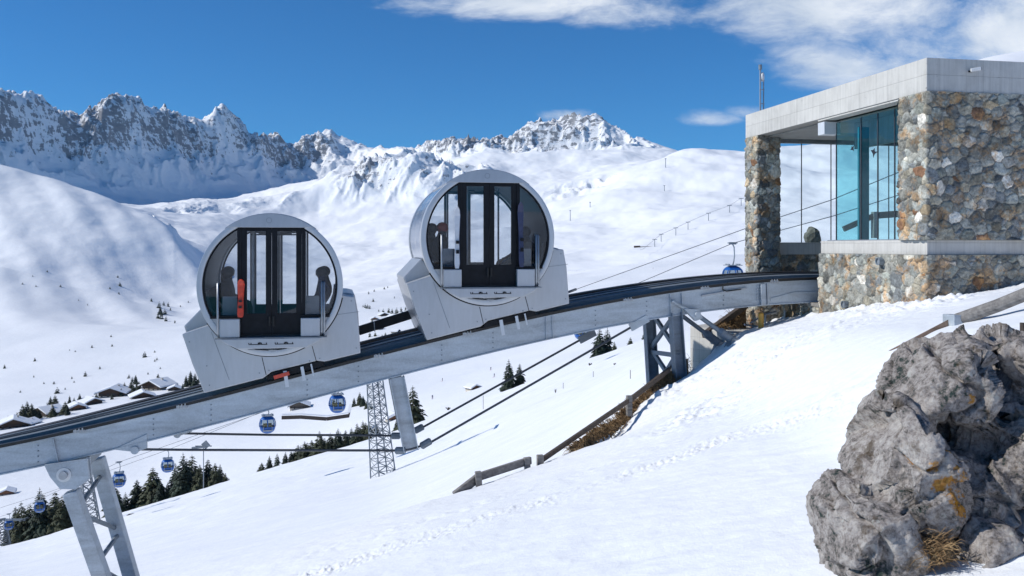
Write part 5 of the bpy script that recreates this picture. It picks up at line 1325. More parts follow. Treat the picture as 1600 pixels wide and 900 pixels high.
# ================================================================ gondola lift
def gondola(grip, label, arm=2.0, size=1.0, yaw=0.2):
    root = empty('gondola', grip, label, 'gondola', 'blue gondolas of the lift', -YAW + yaw); root.scale = (size,) * 3
    zt = -arm                     # roof height
    def shell(z0, z1, n=9, seg=24, k=1.0):
        vs = []; fs = []
        for i in range(n + 1):
            z = z0 + (z1 - z0) * i / n; q = (z - (zt - 1.08)) / 1.10; s_ = max(.03, 1 - abs(q) ** 2.6) ** .5
            for j in range(seg):
                t = 2 * math.pi * j / seg; c_, d_ = math.cos(t), math.sin(t)
                vs.append((math.copysign(abs(c_) ** .62, c_) * .95 * s_ * k, math.copysign(abs(d_) ** .62, d_) * .88 * s_ * k, z))
        for i in range(n):
            for j in range(seg): fs.append((i * seg + j, i * seg + (j + 1) % seg, (i + 1) * seg + (j + 1) % seg, (i + 1) * seg + j))
        fs.append(tuple(range(seg - 1, -1, -1))); fs.append(tuple(range(n * seg, (n + 1) * seg))); return vs, fs
    mb = MB(); mb.add(*shell(zt - 2.14, zt - 1.30)); mb.build('lower_body', M_gblue, root, smooth=False)
    mb = MB(); mb.add(*shell(zt - 1.30, zt - .42, k=.985)); o = mb.build('window_band', M_glass_dark, root)
    mb = MB(); mb.add(*shell(zt - .42, zt - .02, 4)); mb.build('roof', M_gblue, root)
    for t in (45, 90, 135, 225, 270, 315, 0, 180):
        c_, d_ = math.cos(math.radians(t)), math.sin(math.radians(t)); mb = MB(); pp = []
        for z in (zt - 1.32, zt - .95, zt - .40):
            q = (z - (zt - 1.08)) / 1.10; s_ = (1 - abs(q) ** 2.6) ** .5
            pp.append((math.copysign(abs(c_) ** .62, c_) * .955 * s_, math.copysign(abs(d_) ** .62, d_) * .885 * s_, z))
        if abs(c_) < .01 or abs(d_) < .01: pp = [(a if abs(c_) > .01 else 0, b2 if abs(d_) > .01 else 0, c2) for a, b2, c2 in pp]
        mb.tube(pp, .05, 6); mb.build('window_pillar', M_gblue, root)
    mb = MB(); mb.box(-.5, .5, -.6, -.35, zt - 1.5, zt - 1.05); mb.box(-.5, .5, .35, .6, zt - 1.5, zt - 1.05); mb.build('seat', M_gyel, root)
    mb = MB(); mb.box(-.55, .55, -1.02, -.90, zt - 1.75, zt - 1.60); mb.tube([(-.5, -.97, zt - 1.7), (-.5, -.97, zt - 1.2)], .03, 6); mb.tube([(.5, -.97, zt - 1.7), (.5, -.97, zt - 1.2)], .03, 6); mb.build('ski_rack', M_ggrey, root)
    mb = MB(); mb.box(-.7, .7, -.62, .62, zt - .01, zt + .06); mb.box(-.55, -.45, -.5, .5, zt + .04, zt + .16); mb.box(.45, .55, -.5, .5, zt + .04, zt + .16); mb.build('roof_frame', M_ggrey, root)
    mb = MB(); mb.tube([(-.05, 0, -.05), (.12, 0, -.35), (.16, 0, -arm * .55), (.10, 0, -arm * .8), (0, 0, zt + .05)], .06, 8); mb.build('hanger', M_ggrey, root, smooth=True)
    mb = MB(); mb.box(-.34, .30, -.12, .12, -.12, .10); mb.tube([(-.5, 0, .02), (.45, 0, .02)], .05, 6); mb.build('grip', M_galv_dull, root)
    return root
r1 = [(1560, 255, 42), (1300, 338, 55), (1145, 380, 66), (908, 480, 83), (527, 596, 103), (262, 703, 132), (62, 774, 162), (-90, 822, 190)]
r2 = [(1560, 205, 40), (1300, 312, 53), (1165, 357, 62), (892, 455, 80), (640, 556, 98), (422, 640, 110), (186, 722, 132), (14, 803, 178), (-90, 835, 200)]
for pts, lb in ((r1, 'lower haul cable of the gondola lift, running past the stone station corner'), (r2, 'upper haul cable of the gondola lift, ending behind the upper cabin')):
    c_ = [P(*q) for q in pts]; dense = []
    for a, b_ in zip(c_[:-1], c_[1:]):
        for k in range(8): dense.append(a + (b_ - a) * (k / 8))
    dense.append(c_[-1]); mb = MB(c_[2]); mb.tube(dense, .028, 5); o = mb.build('haul_cable', M_cable); o.location = c_[2]
    tag(o, lb, 'cable')
mb = MB(P(892, 455, 80)); a = P(884, 458, 79.5); mb.tube([a, P(900, 452, 80.4)], .12, 6); o = mb.build('cable_clamp', M_cable); o.location = P(892, 455, 80); tag(o, 'dark clamp on the upper haul cable just right of the upper cabin', 'clamp')
gondola(P(1145, 380, 66), 'blue gondola hanging low over the dark rail just left of the stone station', 2.05, size=.8, yaw=.1)
gondola(P(908, 492, 130), 'blue gondola almost hidden under the girder left of the three spruces', 1.5, yaw=.2)
gondola(P(527, 603, 103), 'blue gondola hanging just below the girder, left of the lattice tower', .95, yaw=.3)
gondola(P(418, 638, 108), 'blue gondola hanging alone below the lower cabin', .85, yaw=.3)
gondola(P(262, 703, 138), 'blue gondola in front of the spruce clump, the right one of the nearer pair', 1.3, yaw=.4)
gondola(P(186, 722, 132), 'blue gondola against white snow left of the spruce clump', 1.55, yaw=.4)
gondola(P(62, 774, 168), 'blue gondola in front of the dark spruces at the lower left', 1.1, size=.98, yaw=.5)
gondola(P(14, 803, 186), 'small dark blue gondola at the left edge beside the lattice mast', 1.3, size=.95, yaw=.5)

def lattice(px_b, py_b, D, px_t, py_t, wb, wt_, label, arm=True, n=11, name='lattice_tower'):
    b0 = P(px_b, py_b, D); t0 = P(px_t, py_t, D); root = empty(name, b0, label, 'lattice tower', 'lattice towers of the gondola lift')
    def corner(u_, i):
        c_ = b0 + (t0 - b0) * u_; w = (wb + (wt_ - wb) * u_) / 2; s_ = ((-1, -1), (1, -1), (1, 1), (-1, 1))[i]
        a = math.radians(25); return c_ + Vector((s_[0] * w * math.cos(a) - s_[1] * w * math.sin(a), s_[0] * w * math.sin(a) + s_[1] * w * math.cos(a), 0))
    r = .055 * D / 80
    for i in range(4): mb = MB(b0); mb.tube([corner(-.06, i), corner(1, i)], r * 1.2, 5); mb.build('leg', M_galv_dull, root)
    mb = MB(b0)
    for k in range(n):
        for i in range(4):
            j = (i + 1) % 4; u0, u1 = k / n, (k + 1) / n
            mb.tube([corner(u0, i), corner(u1, j)], r * .62, 4, False); mb.tube([corner(u0, j), corner(u1, i)], r * .62, 4, False); mb.tube([corner(u1, i), corner(u1, j)], r * .62, 4, False)
    mb.build('lattice_bracing', M_galv_dull, root)
    if arm:
        mb = MB(b0); d = Vector((CA, -SA, 0)); mb.bar(t0 - d * 3.2 * wt_, t0 + d * 3.2 * wt_, .35, .4); mb.build('crossarm', M_galv_dull, root)
        for s_ in (-1, 1):
            mb = MB(b0); q = t0 + d * 3.0 * wt_ * s_; mb.bar(q + Vector((-SA, -CA, .1)) * 1.6, q + Vector((SA, CA, 0)) * 1.6, .18, .3); mb.build('roller_battery', M_galv_dull, root)
    return root
lattice(599, 747, 84, 583, 562, 1.75, .95, 'tall grey lattice tower standing on the snow behind the girder', n=13)
lattice(148, 842, 150, 128, 700, 2.3, 1.1, 'lattice tower seen between the leaning support legs', n=10)
lattice(6, 856, 190, 2, 812, 2.6, 1.6, 'dark lattice tower base at the far left edge by the spruces', n=5)
def lift_pole(px, pyb, pyt, D, label, group=None, armw=1.8):
    b0 = P(px, pyb, D); t0 = P(px, pyt, D); root = empty('lift_pole', b0, label, 'lift pole', group)
    r = .09 * max(1, D / 300); mb = MB(b0); mb.tube([b0 + Vector((0, 0, -1)), t0], [r * 1.3, r], 6); mb.build('pole', M_galv_dull, root)
    d = Vector((CA, -SA, 0)); s_ = max(1, D / 300)
    mb = MB(b0); mb.bar(t0 - d * armw * s_, t0 + d * armw * s_, .16 * s_, .18 * s_); mb.build('crossarm', M_galv_dull, root)
    return root
def lp(px, pyt, D, lab, grp=None, a=1.2):
    z = base_z(px, D); return lift_pole(px, HZ - z / D * F, pyt, D, lab, grp, a)
lp(318, 697, 175, 'slim lift pole with a crossarm right of the spruce clump', a=1.6)
mb = MB(P(335, 699, 175)); mb.bar(P(300, 700, 175), P(322, 698, 175), .5, .35); mb.bar(P(318, 698, 175), P(325, 692, 175), .3, 1.3); o = mb.build('roller_assembly', M_galv_dull); o.location = P(335, 699, 175); tag(o, 'dark roller head on the front tension cable line above the spruce clump', 'lift head')
chair = [(1004, 390, 1), (1023, 374, 0), (1033, 366, 0), (1056, 356, 0), (1075, 347, 0), (1107, 333, 0), (1140, 321, 0), (1158, 310, 0)]
for k, (px, py, _) in enumerate(chair):
    p, D = far_at(px, py + 12 if px > 1004 else py); lift_pole(px, HZ - p.z / D * F + 1, py, D, 'tiny pylon of the far chairlift, %s' % ORD[k], 'far chairlift pylons', .8)
cpts = []
for (px, py, _) in chair: p, D = far_at(px, py + 12); cpts.append(P(px, py, D))
mb = MB(cpts[3]); mb.tube(cpts, .30, 4); o = mb.build('chairlift_cable', M_cable); o.location = cpts[3]; tag(o, 'thin far chairlift cable crossing the right snow slope', 'cable')
for k, (px, py, h, lb) in enumerate([(891, 345, 16, 'thin far pole on the snow right of the upper cabin'), (922, 326, 10, 'short far pole above the thin one on the right snow field'), (1040, 262, 14, 'thin far pole high on the right snow slope'), (1038, 300, 10, 'lower thin far pole on the right snow slope')]):
    p, D = far_at(px, py); lift_pole(px, py, py - h, D, lb, None, .3)

# ---- snow fence poles on the near mid slope
for k, (px, pyb, h, lb) in enumerate([(755, 640, 22, 'thin pole in the snow below the two spruces'), (927, 590, 10, 'thin pole on the shaded snow left of the upper support'), (985, 592, 14, 'thin pole on the shaded snow nearest the upper support legs'), (880, 607, 9, 'short thin pole in the middle of the shaded snow slope')]):
    lo_, hi_ = 24, 170; best = min((abs(HZ - near_h(P(px, 0, D).x, P(px, 0, D).y) / D * F - pyb), D) for D in np.linspace(26, 165, 140)); D = best[1]
    b0 = P(px, pyb, D); o = empty('snow_pole', b0, lb, 'pole', 'thin poles on the slope'); mb = MB(b0); r = .012 * D / 60 + .01; mb.tube([b0 + Vector((0, 0, -.3)), P(px, pyb - h, D)], r, 5); mb.build('rod', M_wood_dark, o)
def mid_pt(px, py):
    best = min((abs(HZ - near_h(P(px, 0, D).x, P(px, 0, D).y) / D * F - py), D) for D in np.linspace(26, 175, 160)); return P(px, py, best[1]), best[1]
# sticks and stones poking out of the snow
for (px, py, wpx, hpx, lb) in [(868, 614, 3, 7, 'dark leaning stump in the shaded snow slope'), (922, 571, 8, 4, 'dark bush tip at the crest left of the three spruces'), (700, 640, 9, 4, 'small dark bush on the slope edge left of the two spruces'), (960, 570, 6, 3, 'twiggy bush at the foot of the three spruces')]:
    p, D = mid_pt(px, py); o = empty('bush', p, lb, 'bush'); mb = MB(p); s_ = wpx / F * D; h_ = hpx / F * D
    rr = random.Random(px)
    for k in range(16): mb.tube([p + Vector((rr.uniform(-.2, .2) * s_, rr.uniform(-.2, .2) * s_, -.05)), p + Vector((rr.uniform(-.5, .5) * s_, rr.uniform(-.3, .3) * s_, h_ * rr.uniform(.5, 1)))], s_ * .04, 4)
    mb.build('twigs', M_wood_dark, o)
# dark scratches where rock pokes through left of the slope
for k, (px, py, l_, lb) in enumerate([(330, 780, 22, 'thin dark rock edge in the snow right of the spruce clump'), (262, 797, 26, 'thin dark rock edge in the snow below the spruce clump'), (205, 805, 20, 'thin dark rock edge in the snow nearest the leaning support')]):
    p, D = mid_pt(px, py); a = P(px - l_ / 2, py + l_ * .13, D); b_ = P(px + l_ / 2, py - l_ * .13, D); o = empty('rock_edge', p, lb, 'rock'); mb = MB(p)
    mb.tube([a, (a * 2 + b_) / 3 + Vector((0, 0, .12)), (a + b_ * 2) / 3 + Vector((0, 0, .05)), b_], [.03, .20, .16, .02], 6); mb.build('stone', M_wood_dark, o)

# ================================================================ skiers
def skier_mesh():
    J = [((0, 0, .95), .15), ((.03, 0, 1.2), .15), ((.06, 0, 1.42), (.2, .13)), ((.08, 0, 1.52), .07), ((.10, 0, 1.66), .11), ((.06, .12, .5), .08), ((-.05, .13, .1), .06), ((.10, .13, .05), .05),
         ((.06, -.12, .5), .08), ((-.05, -.13, .1), .06), ((.10, -.13, .05), .05), ((.08, .24, 1.35), .07), ((.15, .32, 1.1), .055), ((.35, .30, 1.05), .045), ((.08, -.24, 1.35), .07), ((.15, -.32, 1.1), .055), ((.35, -.30, 1.05), .045)]
    E = [(0, 1), (1, 2), (2, 3), (3, 4), (0, 5), (5, 6), (6, 7), (0, 8), (8, 9), (9, 10), (2, 11), (11, 12), (12, 13), (2, 14), (14, 15), (15, 16)]
    o = skin_body('body', J, E, M_jacket[1], None, sub=1); me = o.data; bpy.data.objects.remove(o); return me
SKM = skier_mesh(); mb = MB()
for s_ in (-.13, .13): mb.box(-.8, .9, s_ - .05, s_ + .05, .0, .025)
for s_ in (-.34, .34): mb.tube([(.35, s_, 1.05), (.1, s_ * 1.3, 0)], .015, 4)
t_ = mb.build('skis', M_ski_red); SKK = t_.data; bpy.data.objects.remove(t_)
for k, (px, py, lb) in enumerate([(1003, 403, 'far skier just below the long dark shelter'), (1019, 420, 'far skier between the two haul cables left of the gondola'), (900, 424, 'far skier nearest the right side of the upper cabin shell'), (912, 424, 'far skier, right one of the pair by the upper cabin shell'),
                                  (765, 579, 'far skier on the piste above the two spruces'), (771, 590, 'lower far skier above the two spruces'), (675, 624, 'lone far skier right of the single tall spruce'), (690, 596, 'far skier on the white piste left of the lone hut'), (1103, 392, 'far skier close to the upper haul cable by the gondola')]):
    p, D = far_at(px, py); s_ = 1.0
    root = empty('person', p, lb, 'person', 'skiers far away on the pistes', k * 1.3); root.scale = (s_,) * 3
    for nm, me in (('body', SKM), ('skis', SKK)):
        o = bpy.data.objects.new(nm, me); COL.objects.link(o); o.parent = root

# ================================================================ fence, grass bank
def crest_pt(px, py, extra=0.0):
    D = float(np.interp(px, CRC, CRD)) + extra; return P(px, py, D)
fw = empty('wooden_fence', crest_pt(750, 756), 'low weathered wooden rail fence sunk in the snow, one rail sloping into the ground', 'fence')
o0 = fw.location
mb = MB(o0); mb.bar(crest_pt(710, 775, .1), crest_pt(750, 744, .1), .06, .13); mb.build('rail', M_wood_grey, fw, bevel=.01)
mb = MB(o0); mb.bar(crest_pt(745, 746, .05), crest_pt(829, 719, .05), .06, .115); mb.build('rail', M_wood_grey, fw, bevel=.01)
for px, t_, b_ in ((749, 737, 770), (825, 715, 748)):
    mb = MB(o0); mb.bar(crest_pt(px, b_), crest_pt(px - 2, t_), .09, .09, (1, 0, 0)); mb.build('post', M_wood_grey, fw, bevel=.008)
f2 = empty('wooden_fence', crest_pt(845, 722), 'long straight dark wooden rail running uphill along the grass bank to the support', 'fence')
o0 = f2.location
mb = MB(o0); mb.bar(crest_pt(846, 719), crest_pt(988, 622), .06, .075); mb.build('rail', M_wood_dark, f2, bevel=.01)
mb = MB(o0); mb.bar(crest_pt(984, 625), crest_pt(1046, 577), .06, .09); mb.build('rail', M_wood_dark, f2, bevel=.01)
mb = MB(o0); mb.bar(crest_pt(1100, 524, 1.5), crest_pt(1165, 477, 1.5), .12, .14); mb.build('rail', M_wood_dark, f2)
for px, t_, b_ in ((844, 711, 745), (983, 618, 650)):
    mb = MB(o0); mb.bar(crest_pt(px, b_), crest_pt(px, t_), .10, .10, (1, 0, 0)); mb.build('post', M_wood_grey, f2, bevel=.008)
# bank of dry grass below that rail
def bank(name, low, up, dlow, dup, n, label, dens, seed):
    """low/up: picture polylines; returns soil mesh and grass blades rooted in it"""
    lu = np.linspace(0, 1, n); lx = np.array([q[0] for q in low]); ly = np.array([q[1] for q in low]); ux = np.array([q[0] for q in up]); uy = np.array([q[1] for q in up])
    tl = np.linspace(0, 1, len(low)); tu = np.linspace(0, 1, len(up)); m2 = 14
    G = np.zeros((m2, n, 3))
    for i, t in enumerate(lu):
        a = crest_pt(float(np.interp(t, tl, lx)), float(np.interp(t, tl, ly)), dlow); b2 = crest_pt(float(np.interp(t, tu, ux)), float(np.interp(t, tu, uy)), dup)
        for j in range(m2): v = a + (b2 - a) * (j / (m2 - 1)); G[j, i] = v
    nz_ = fbm(G[..., 0] * 4, G[..., 1] * 4 + G[..., 2] * 3, 4, seed, .6); G[..., 2] += .09 * nz_; G[..., 1] += .06 * nz_
    o = grid_mesh(name, G[..., 0], G[..., 1], G[..., 2], M_soil, kind='structure')
    r_ = random.Random(seed); mb = MB()
    for k in range(dens):
        i = r_.randrange(n); j = r_.randrange(m2); c_ = Vector(G[j, i]); c_ += Vector((r_.uniform(-.06, .06), 0, r_.uniform(-.03, .03))); l_ = r_.uniform(.08, .24)
        if nz_[j, i] < -.25: continue
        d = Vector((r_.uniform(-1.0, .3), r_.uniform(-.9, .1), r_.uniform(-.3, .7))).normalized(); s_ = d.orthogonal().normalized() * .007
        q = c_ + d * l_ * .6; e_ = c_ + d * l_ + Vector((0, 0, -l_ * .35)); mb.add([c_ - s_, c_ + s_, q + s_ * .7, q - s_ * .7, e_], [(0, 1, 2, 3), (3, 2, 4)])
    g_ = mb.build('dry_grass', M_grass, fix=False); tag(g_, label, 'grass', None, 'stuff'); del g_['category']
bank('grass_bank', [(896, 706), (925, 694), (955, 678), (985, 655), (1010, 634), (1045, 606), (1075, 592)], [(897, 701), (925, 676), (950, 662), (985, 631), (1012, 611), (1046, 583), (1075, 560)], .05, .55, 60, 'matted brown dry grass on the bank along the dark rail', 5200, 3)
bank('grass_bank', [(1125, 510), (1140, 512), (1166, 520)], [(1128, 506), (1142, 490), (1166, 476)], 1.2, 1.7, 16, 'brown dry grass under the track beside the stone pillar', 900, 4)
# right-hand rail and board by the wall
def hump_pt(px, py, D): return P(px, py, D)
lr_ = empty('log_rail', hump_pt(1500, 498, 10.2), 'thick grey log rail with a metal bracket lying on the snow before the shaded wall', 'rail')
o0 = lr_.location
mb = MB(o0); mb.tube([P(1496, 500, 10.2), P(1560, 477, 9.9), P(1700, 420, 9.3)], [.075, .072, .07], 14); mb.build('log', M_wood_grey, lr_)
mb = MB(o0); a = P(1489, 505, 10.2); mb.box(a.x - .06, a.x + .05, a.y - .10, a.y + .10, a.z - .14, a.z + .10); mb.build('metal_bracket', M_galv, lr_, bevel=.008)
mb = MB(o0); mb.add([P(1484, 498, 10.2), P(1486, 510, 10.2), P(1392, 548, 9.9), P(1388, 548, 9.9), P(1484, 498, 10.32), P(1486, 510, 10.32), P(1392, 548, 10.02), P(1388, 548, 10.02)], [(0, 1, 2, 3), (4, 7, 6, 5), (0, 4, 5, 1), (1, 5, 6, 2), (2, 6, 7, 3), (3, 7, 4, 0)]); mb.build('board', M_wood_brown, lr_)
p_ = P(1598, 517, 6.6); po = empty('short_post', p_, 'short dark post at the right edge above the big rock', 'post'); mb = MB(p_); mb.tube([p_ + Vector((0, 0, -.4)), p_ + Vector((0, 0, .06))], .02, 10); mb.build('stake', M_wood_dark, po)
# rail and boulder seen through the glazing, on the snow beyond
fb_ = P(1352, 352, 27); fo = empty('wooden_fence', fb_, 'dark wooden rail on a post seen through the teal glass', 'fence')
mb = MB(fb_); mb.bar(P(1318, 358, 27), P(1366, 337, 27), .12, .16); mb.build('rail', M_wood_dark, fo)
mb = MB(fb_); mb.bar(P(1366, 337, 27), P(1420, 333, 27), .12, .20); mb.build('rail', M_wood_dark, fo)
mb = MB(fb_); mb.bar(P(1367, 372, 27), P(1367, 331, 27), .16, .16, (1, 0, 0)); mb.build('post', M_wood_grey, fo)
# snow bank outside behind the station
sg = np.linspace(9.5, 24, 50); tg_ = np.linspace(21.4, 34, 40); GX, GY = np.meshgrid(sg, tg_)
tB = (GX * CA - GY * SA) / (GX * SA + GY * CA); GZ = -14 * (1 - sstep(.262, .285, tB)) - .25 + .14 * (GX - 12.5) * .35 + .18 * np.sin(GX * .9) * .4 + .30 * fbm(GX * .25, GY * .25, 3, 12) + .10 * (1 - np.exp(-(GY - 21.4) / 3)) - 1.2 * sstep(28, 34, GY)
grid_mesh('snow_bank', GX, GY, GZ, M_snow)
# ================================================================ foreground rock
def perlin3(x, y, z, seed=0):
    x0, y0, z0 = np.floor(x), np.floor(y), np.floor(z); fx, fy, fz = x - x0, y - y0, z - z0
    f = lambda t: t * t * t * (t * (t * 6 - 15) + 10); u_, v_, w_ = f(fx), f(fy), f(fz); tot = 0
    for i in (0, 1):
        for j in (0, 1):
            for k in (0, 1):
                h = _hash(x0 + i + (z0 + k) * 57, y0 + j + (z0 + k) * 131, seed); a = h * (2 * math.pi / 4294967296.0); b2 = _hash(y0 + j + 11, x0 + i + (z0 + k) * 29, seed + 3) / 2147483648.0 - 1
                s_ = np.sqrt(np.maximum(0, 1 - b2 * b2)); g = np.cos(a) * s_ * (fx - i) + np.sin(a) * s_ * (fy - j) + b2 * (fz - k)
                tot = tot + g * (u_ if i else 1 - u_) * (v_ if j else 1 - v_) * (w_ if k else 1 - w_)
    return tot
def fbm3(c, s_, octs, seed, gain=.5):
    a = 1; t = 0; q = c * s_
    for o in range(octs): t = t + a * perlin3(q[:, 0], q[:, 1], q[:, 2], seed + 13 * o); a *= gain; q = q * 2.03 + 4.7
    return t
def ridg3(c, s_, octs, seed, gain=.5):
    a = 1; t = 0; q = c * s_
    for o in range(octs): t = t + a * (1 - 2 * np.abs(perlin3(q[:, 0], q[:, 1], q[:, 2], seed + 13 * o))); a *= gain; q = q * 2.03 + 4.7
    return t
def facets(co, size, seed, tilt):
    """tilted planes in irregular cells: broken rock faces"""
    r_ = np.random.default_rng(seed); lo_, hi_ = co.min(0) - size, co.max(0) + size
    n = int(np.prod((hi_ - lo_) / size)) + 1; n = min(n, 1400); st_ = r_.uniform(lo_, hi_, (n, 3)); nv = r_.normal(0, 1, (n, 3)); nv /= np.linalg.norm(nv, axis=1)[:, None]
    w = co + .05 * size * np.stack([fbm3(co, 3 / size * .3, 3, seed + k) for k in range(3)], 1) * 2
    best = np.full(len(co), 1e9); idx = np.zeros(len(co), int)
    for k in range(n):
        d_ = ((w - st_[k]) ** 2).sum(1); m_ = d_ < best; best = np.where(m_, d_, best); idx = np.where(m_, k, idx)
    return ((w - st_[idx]) * nv[idx]).sum(1) * tilt
def lump(bm, outline, D, thick, squash=.62):
    """a faceted boulder block: an outline at distance D bulging to both sides"""
    c_ = Vector((0, 0, 0)); pts = [P(a, b_, D) for a, b_ in outline]
    for p in pts: c_ += p / len(pts)
    fw_ = Vector((SA, CA, 0)); rr = random.Random(int(outline[0][0]) + int(outline[0][1])); vs = []
    for (s_, d_) in ((1.0, .10), (1.0, -.12), (.86, .32), (.84, -.34), (squash, .5), (squash * .9, -.52)):
        for p in pts: vs.append(c_ + (p - c_) * s_ * rr.uniform(.95, 1.03 if s_ < 1 else 1.0) + fw_ * (d_ * thick + rr.uniform(-.03, .03)))
    bv = [bm.verts.new(v_) for v_ in vs]; r_ = bmesh.ops.convex_hull(bm, input=bv)
    bmesh.ops.delete(bm, geom=[g_ for g_ in r_['geom_interior'] if isinstance(g_, bmesh.types.BMVert)], context='VERTS')
def zp(lst): return [(1260 + a / 2.1435, 480 + b_ / 2.1435) for a, b_ in lst]
def make_rock(name, lumps, voxel, label, base, seed, amp=1.0, mat=None):
    parts = []
    for L_ in lumps:
        bm = bmesh.new(); lump(bm, zp(L_[0]), L_[1], L_[2]); me = bpy.data.meshes.new('t'); bm.to_mesh(me); bm.free(); parts.append(me)
    bm = bmesh.new()
    for me in parts: bm.from_mesh(me); bpy.data.meshes.remove(me)
    me = bpy.data.meshes.new(name); bm.to_mesh(me); bm.free()
    o = bpy.data.objects.new(name, me); COL.objects.link(o)
    r_ = o.modifiers.new('r', 'REMESH'); r_.mode = 'VOXEL'; r_.voxel_size = voxel; r_.use_smooth_shade = True
    s_ = o.modifiers.new('s', 'SMOOTH'); s_.iterations = 1; s_.factor = .5
    dg = bpy.context.evaluated_depsgraph_get(); m2 = bpy.data.meshes.new_from_object(o.evaluated_get(dg)); bpy.data.objects.remove(o)
    n = len(m2.vertices); co = np.zeros(n * 3, np.float32); m2.vertices.foreach_get('co', co); co = co.reshape(-1, 3).astype(float)
    no = np.zeros(n * 3, np.float32); m2.vertices.foreach_get('normal', no); no = no.reshape(-1, 3).astype(float)
    h = facets(co, .34, seed, .30) + facets(co, .13, seed + 1, .09) + .017 * ridg3(co, 3.1, 4, seed, .55) + .013 * fbm3(co, 9, 5, seed + 50, .62) + .007 * fbm3(co, 36, 3, seed + 90, .7)
    pit = np.clip(fbm3(co, 19, 2, seed + 70) - .3, 0, 1); h -= .045 * pit
    crk = np.abs(perlin3(co[:, 0] * 2.1 + .4 * fbm3(co, 3, 2, seed + 7), co[:, 1] * 2.1, co[:, 2] * 2.1, seed + 8)); h -= .06 * np.exp(-(crk / .022) ** 2) * amp
    co = co + no * (h - .055)[:, None] * amp
    co -= np.array(base)[None, :]
    m2.vertices.foreach_set('co', co.astype(np.float32).ravel()); m2.update(); m2.name = name; m2.materials.clear()
    o = link_mesh(name, m2, mat or M_rock, None, True); o.location = base
    return o
mainl = [
 ([(45, 665), (85, 590), (150, 553), (250, 590), (300, 680), (330, 760), (385, 800), (390, 900), (330, 1000), (80, 1000), (62, 800)], 5.00, .75),
 ([(150, 560), (160, 515), (205, 398), (240, 370), (275, 290), (312, 320), (400, 380), (470, 450), (500, 600), (470, 720), (400, 830), (260, 820), (180, 640)], 5.12, .95),
 ([(235, 345), (330, 262), (362, 228), (370, 148), (420, 112), (492, 88), (512, 86), (548, 115), (600, 240), (610, 300), (545, 400), (500, 440), (400, 360), (300, 330)], 5.32, .85),
 ([(552, 115), (562, 82), (620, 58), (682, 84), (740, 108), (860, 100), (880, 260), (760, 330), (640, 290), (590, 220)], 5.50, .9),
 ([(560, 360), (640, 300), (760, 310), (880, 300), (900, 440), (760, 545), (690, 600), (600, 620), (540, 520), (530, 420)], 5.18, .85),
 ([(430, 430), (540, 420), (620, 560), (680, 600), (620, 660), (540, 680), (470, 760), (430, 800), (400, 640)], 5.20, .8),
 ([(330, 420), (420, 250), (560, 190), (780, 150), (960, 200), (1020, 360), (980, 540), (700, 585), (480, 700), (360, 620)], 5.62, 1.1),
]
rb_ = P(1450, 880, 5.1)
rock = make_rock('rock_outcrop', mainl, .011, '', rb_, 5)
tag(rock, 'large jagged grey rock with orange lichen rising from the snow at the right', 'rock')
r2b = P(1530, 860, 4.75)
rock2 = make_rock('rock', [([(462, 838), (478, 790), (505, 725), (560, 690), (640, 688), (700, 720), (724, 752), (652, 792), (560, 832), (500, 852), (480, 870)], 4.80, .5)], .010, '', r2b, 15, .7)
tag(rock2, 'small pointed grey rock at the foot of the large jagged one', 'rock')
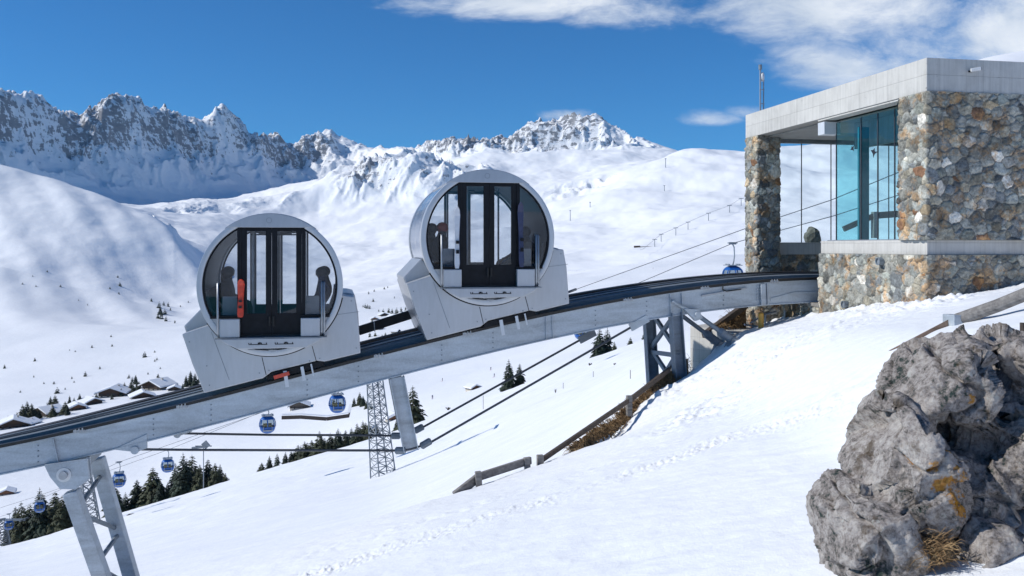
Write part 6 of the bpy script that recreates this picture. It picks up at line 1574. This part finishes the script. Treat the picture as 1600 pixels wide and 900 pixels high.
# orange lichen where it grows on the rock face
m, nt, b, g, c, k, n2, n3 = M_rock_nt
lic = None
for (zx, zy, r_) in ((450, 455, .055), (455, 540, .065), (415, 575, .07), (415, 335, .045), (548, 415, .05), (610, 320, .05), (450, 620, .07), (470, 665, .06), (380, 515, .05)):
    q = P(1260 + zx / 2.1435, 480 + zy / 2.1435, 4.75) - rb_
    # measure the distance sideways and up the face only, so it holds at whatever depth the face lies
    dv = nt.vmath('SUBTRACT', g, tuple(q)); dv = nt.vmath('MULTIPLY', dv, (1, .25, 1))
    f_ = nt.math('SUBTRACT', 1.0, nt.math('DIVIDE', nt.vmath('LENGTH', dv), r_ * 1.2)); lic = f_ if lic is None else nt.math('MAXIMUM', lic, f_)
lm = nt.smooth(nt.math('ADD', lic, nt.math('MULTIPLY', nt.math('SUBTRACT', nt.noise(g, 26, 5, .7), .5), 2.2)), .25, .55)
lcol = nt.ramp(n3, [(.3, (0.30, 0.12, 0.015)), (.7, (0.62, 0.30, 0.03))])
nt.set(b, 'Base__Color', nt.mix(nt.math('MULTIPLY', lm, .85), c, lcol)); b.inputs['Roughness'].default_value = .92; b.inputs['Specular IOR Level'].default_value = .15
nt.set(b, 'Normal', nt.bump(nt.math('ADD', nt.math('MULTIPLY', n2, 1.0), nt.math('MULTIPLY', n3, .45)), 1.0, .022))
# tuft of dry grass in the cleft
tc = P(1460, 862, 4.62); r_ = random.Random(9); mb = MB(tc)
for k_ in range(420):
    a = tc + Vector((r_.gauss(0, .045), r_.gauss(0, .04), r_.gauss(0, .035))); an_ = r_.uniform(0, 6.28); l_ = r_.uniform(.04, .13)
    d = Vector((math.cos(an_) * .8, math.sin(an_) * .5 - .3, r_.uniform(-.2, .9))).normalized(); s_ = d.orthogonal().normalized() * .0022
    q = a + d * l_ * .6; e_ = a + d * l_ + Vector((0, 0, -l_ * .3)); mb.add([a - s_, a + s_, q + s_ * .7, q - s_ * .7, e_], [(0, 1, 2, 3), (3, 2, 4)])
gt = mb.build('grass_tuft', M_grass, fix=False); gt.location = tc; tag(gt, 'small tuft of dry straw coloured grass between the two rocks', 'grass tuft')
# ================================================================ thin mountain air
mb = MB(); mb.box(-9500, 9500, -700, 11500, -420, 1500)
hz = mb.build('haze', None); hz['kind'] = 'stuff'
m = bpy.data.materials.new('thin_haze'); m.use_nodes = True; nt = NT(m.node_tree); nt.n.clear()
o_ = nt.n.new('ShaderNodeOutputMaterial'); pv = nt.n.new('ShaderNodeVolumePrincipled')
pv.inputs['Color'].default_value = (0.62, 0.80, 1.0, 1); pv.inputs['Density'].default_value = 1.8e-5; pv.inputs['Anisotropy'].default_value = 0.1
nt.l.new(pv.outputs[0], o_.inputs['Volume']); hz.data.materials.clear(); hz.data.materials.append(m)
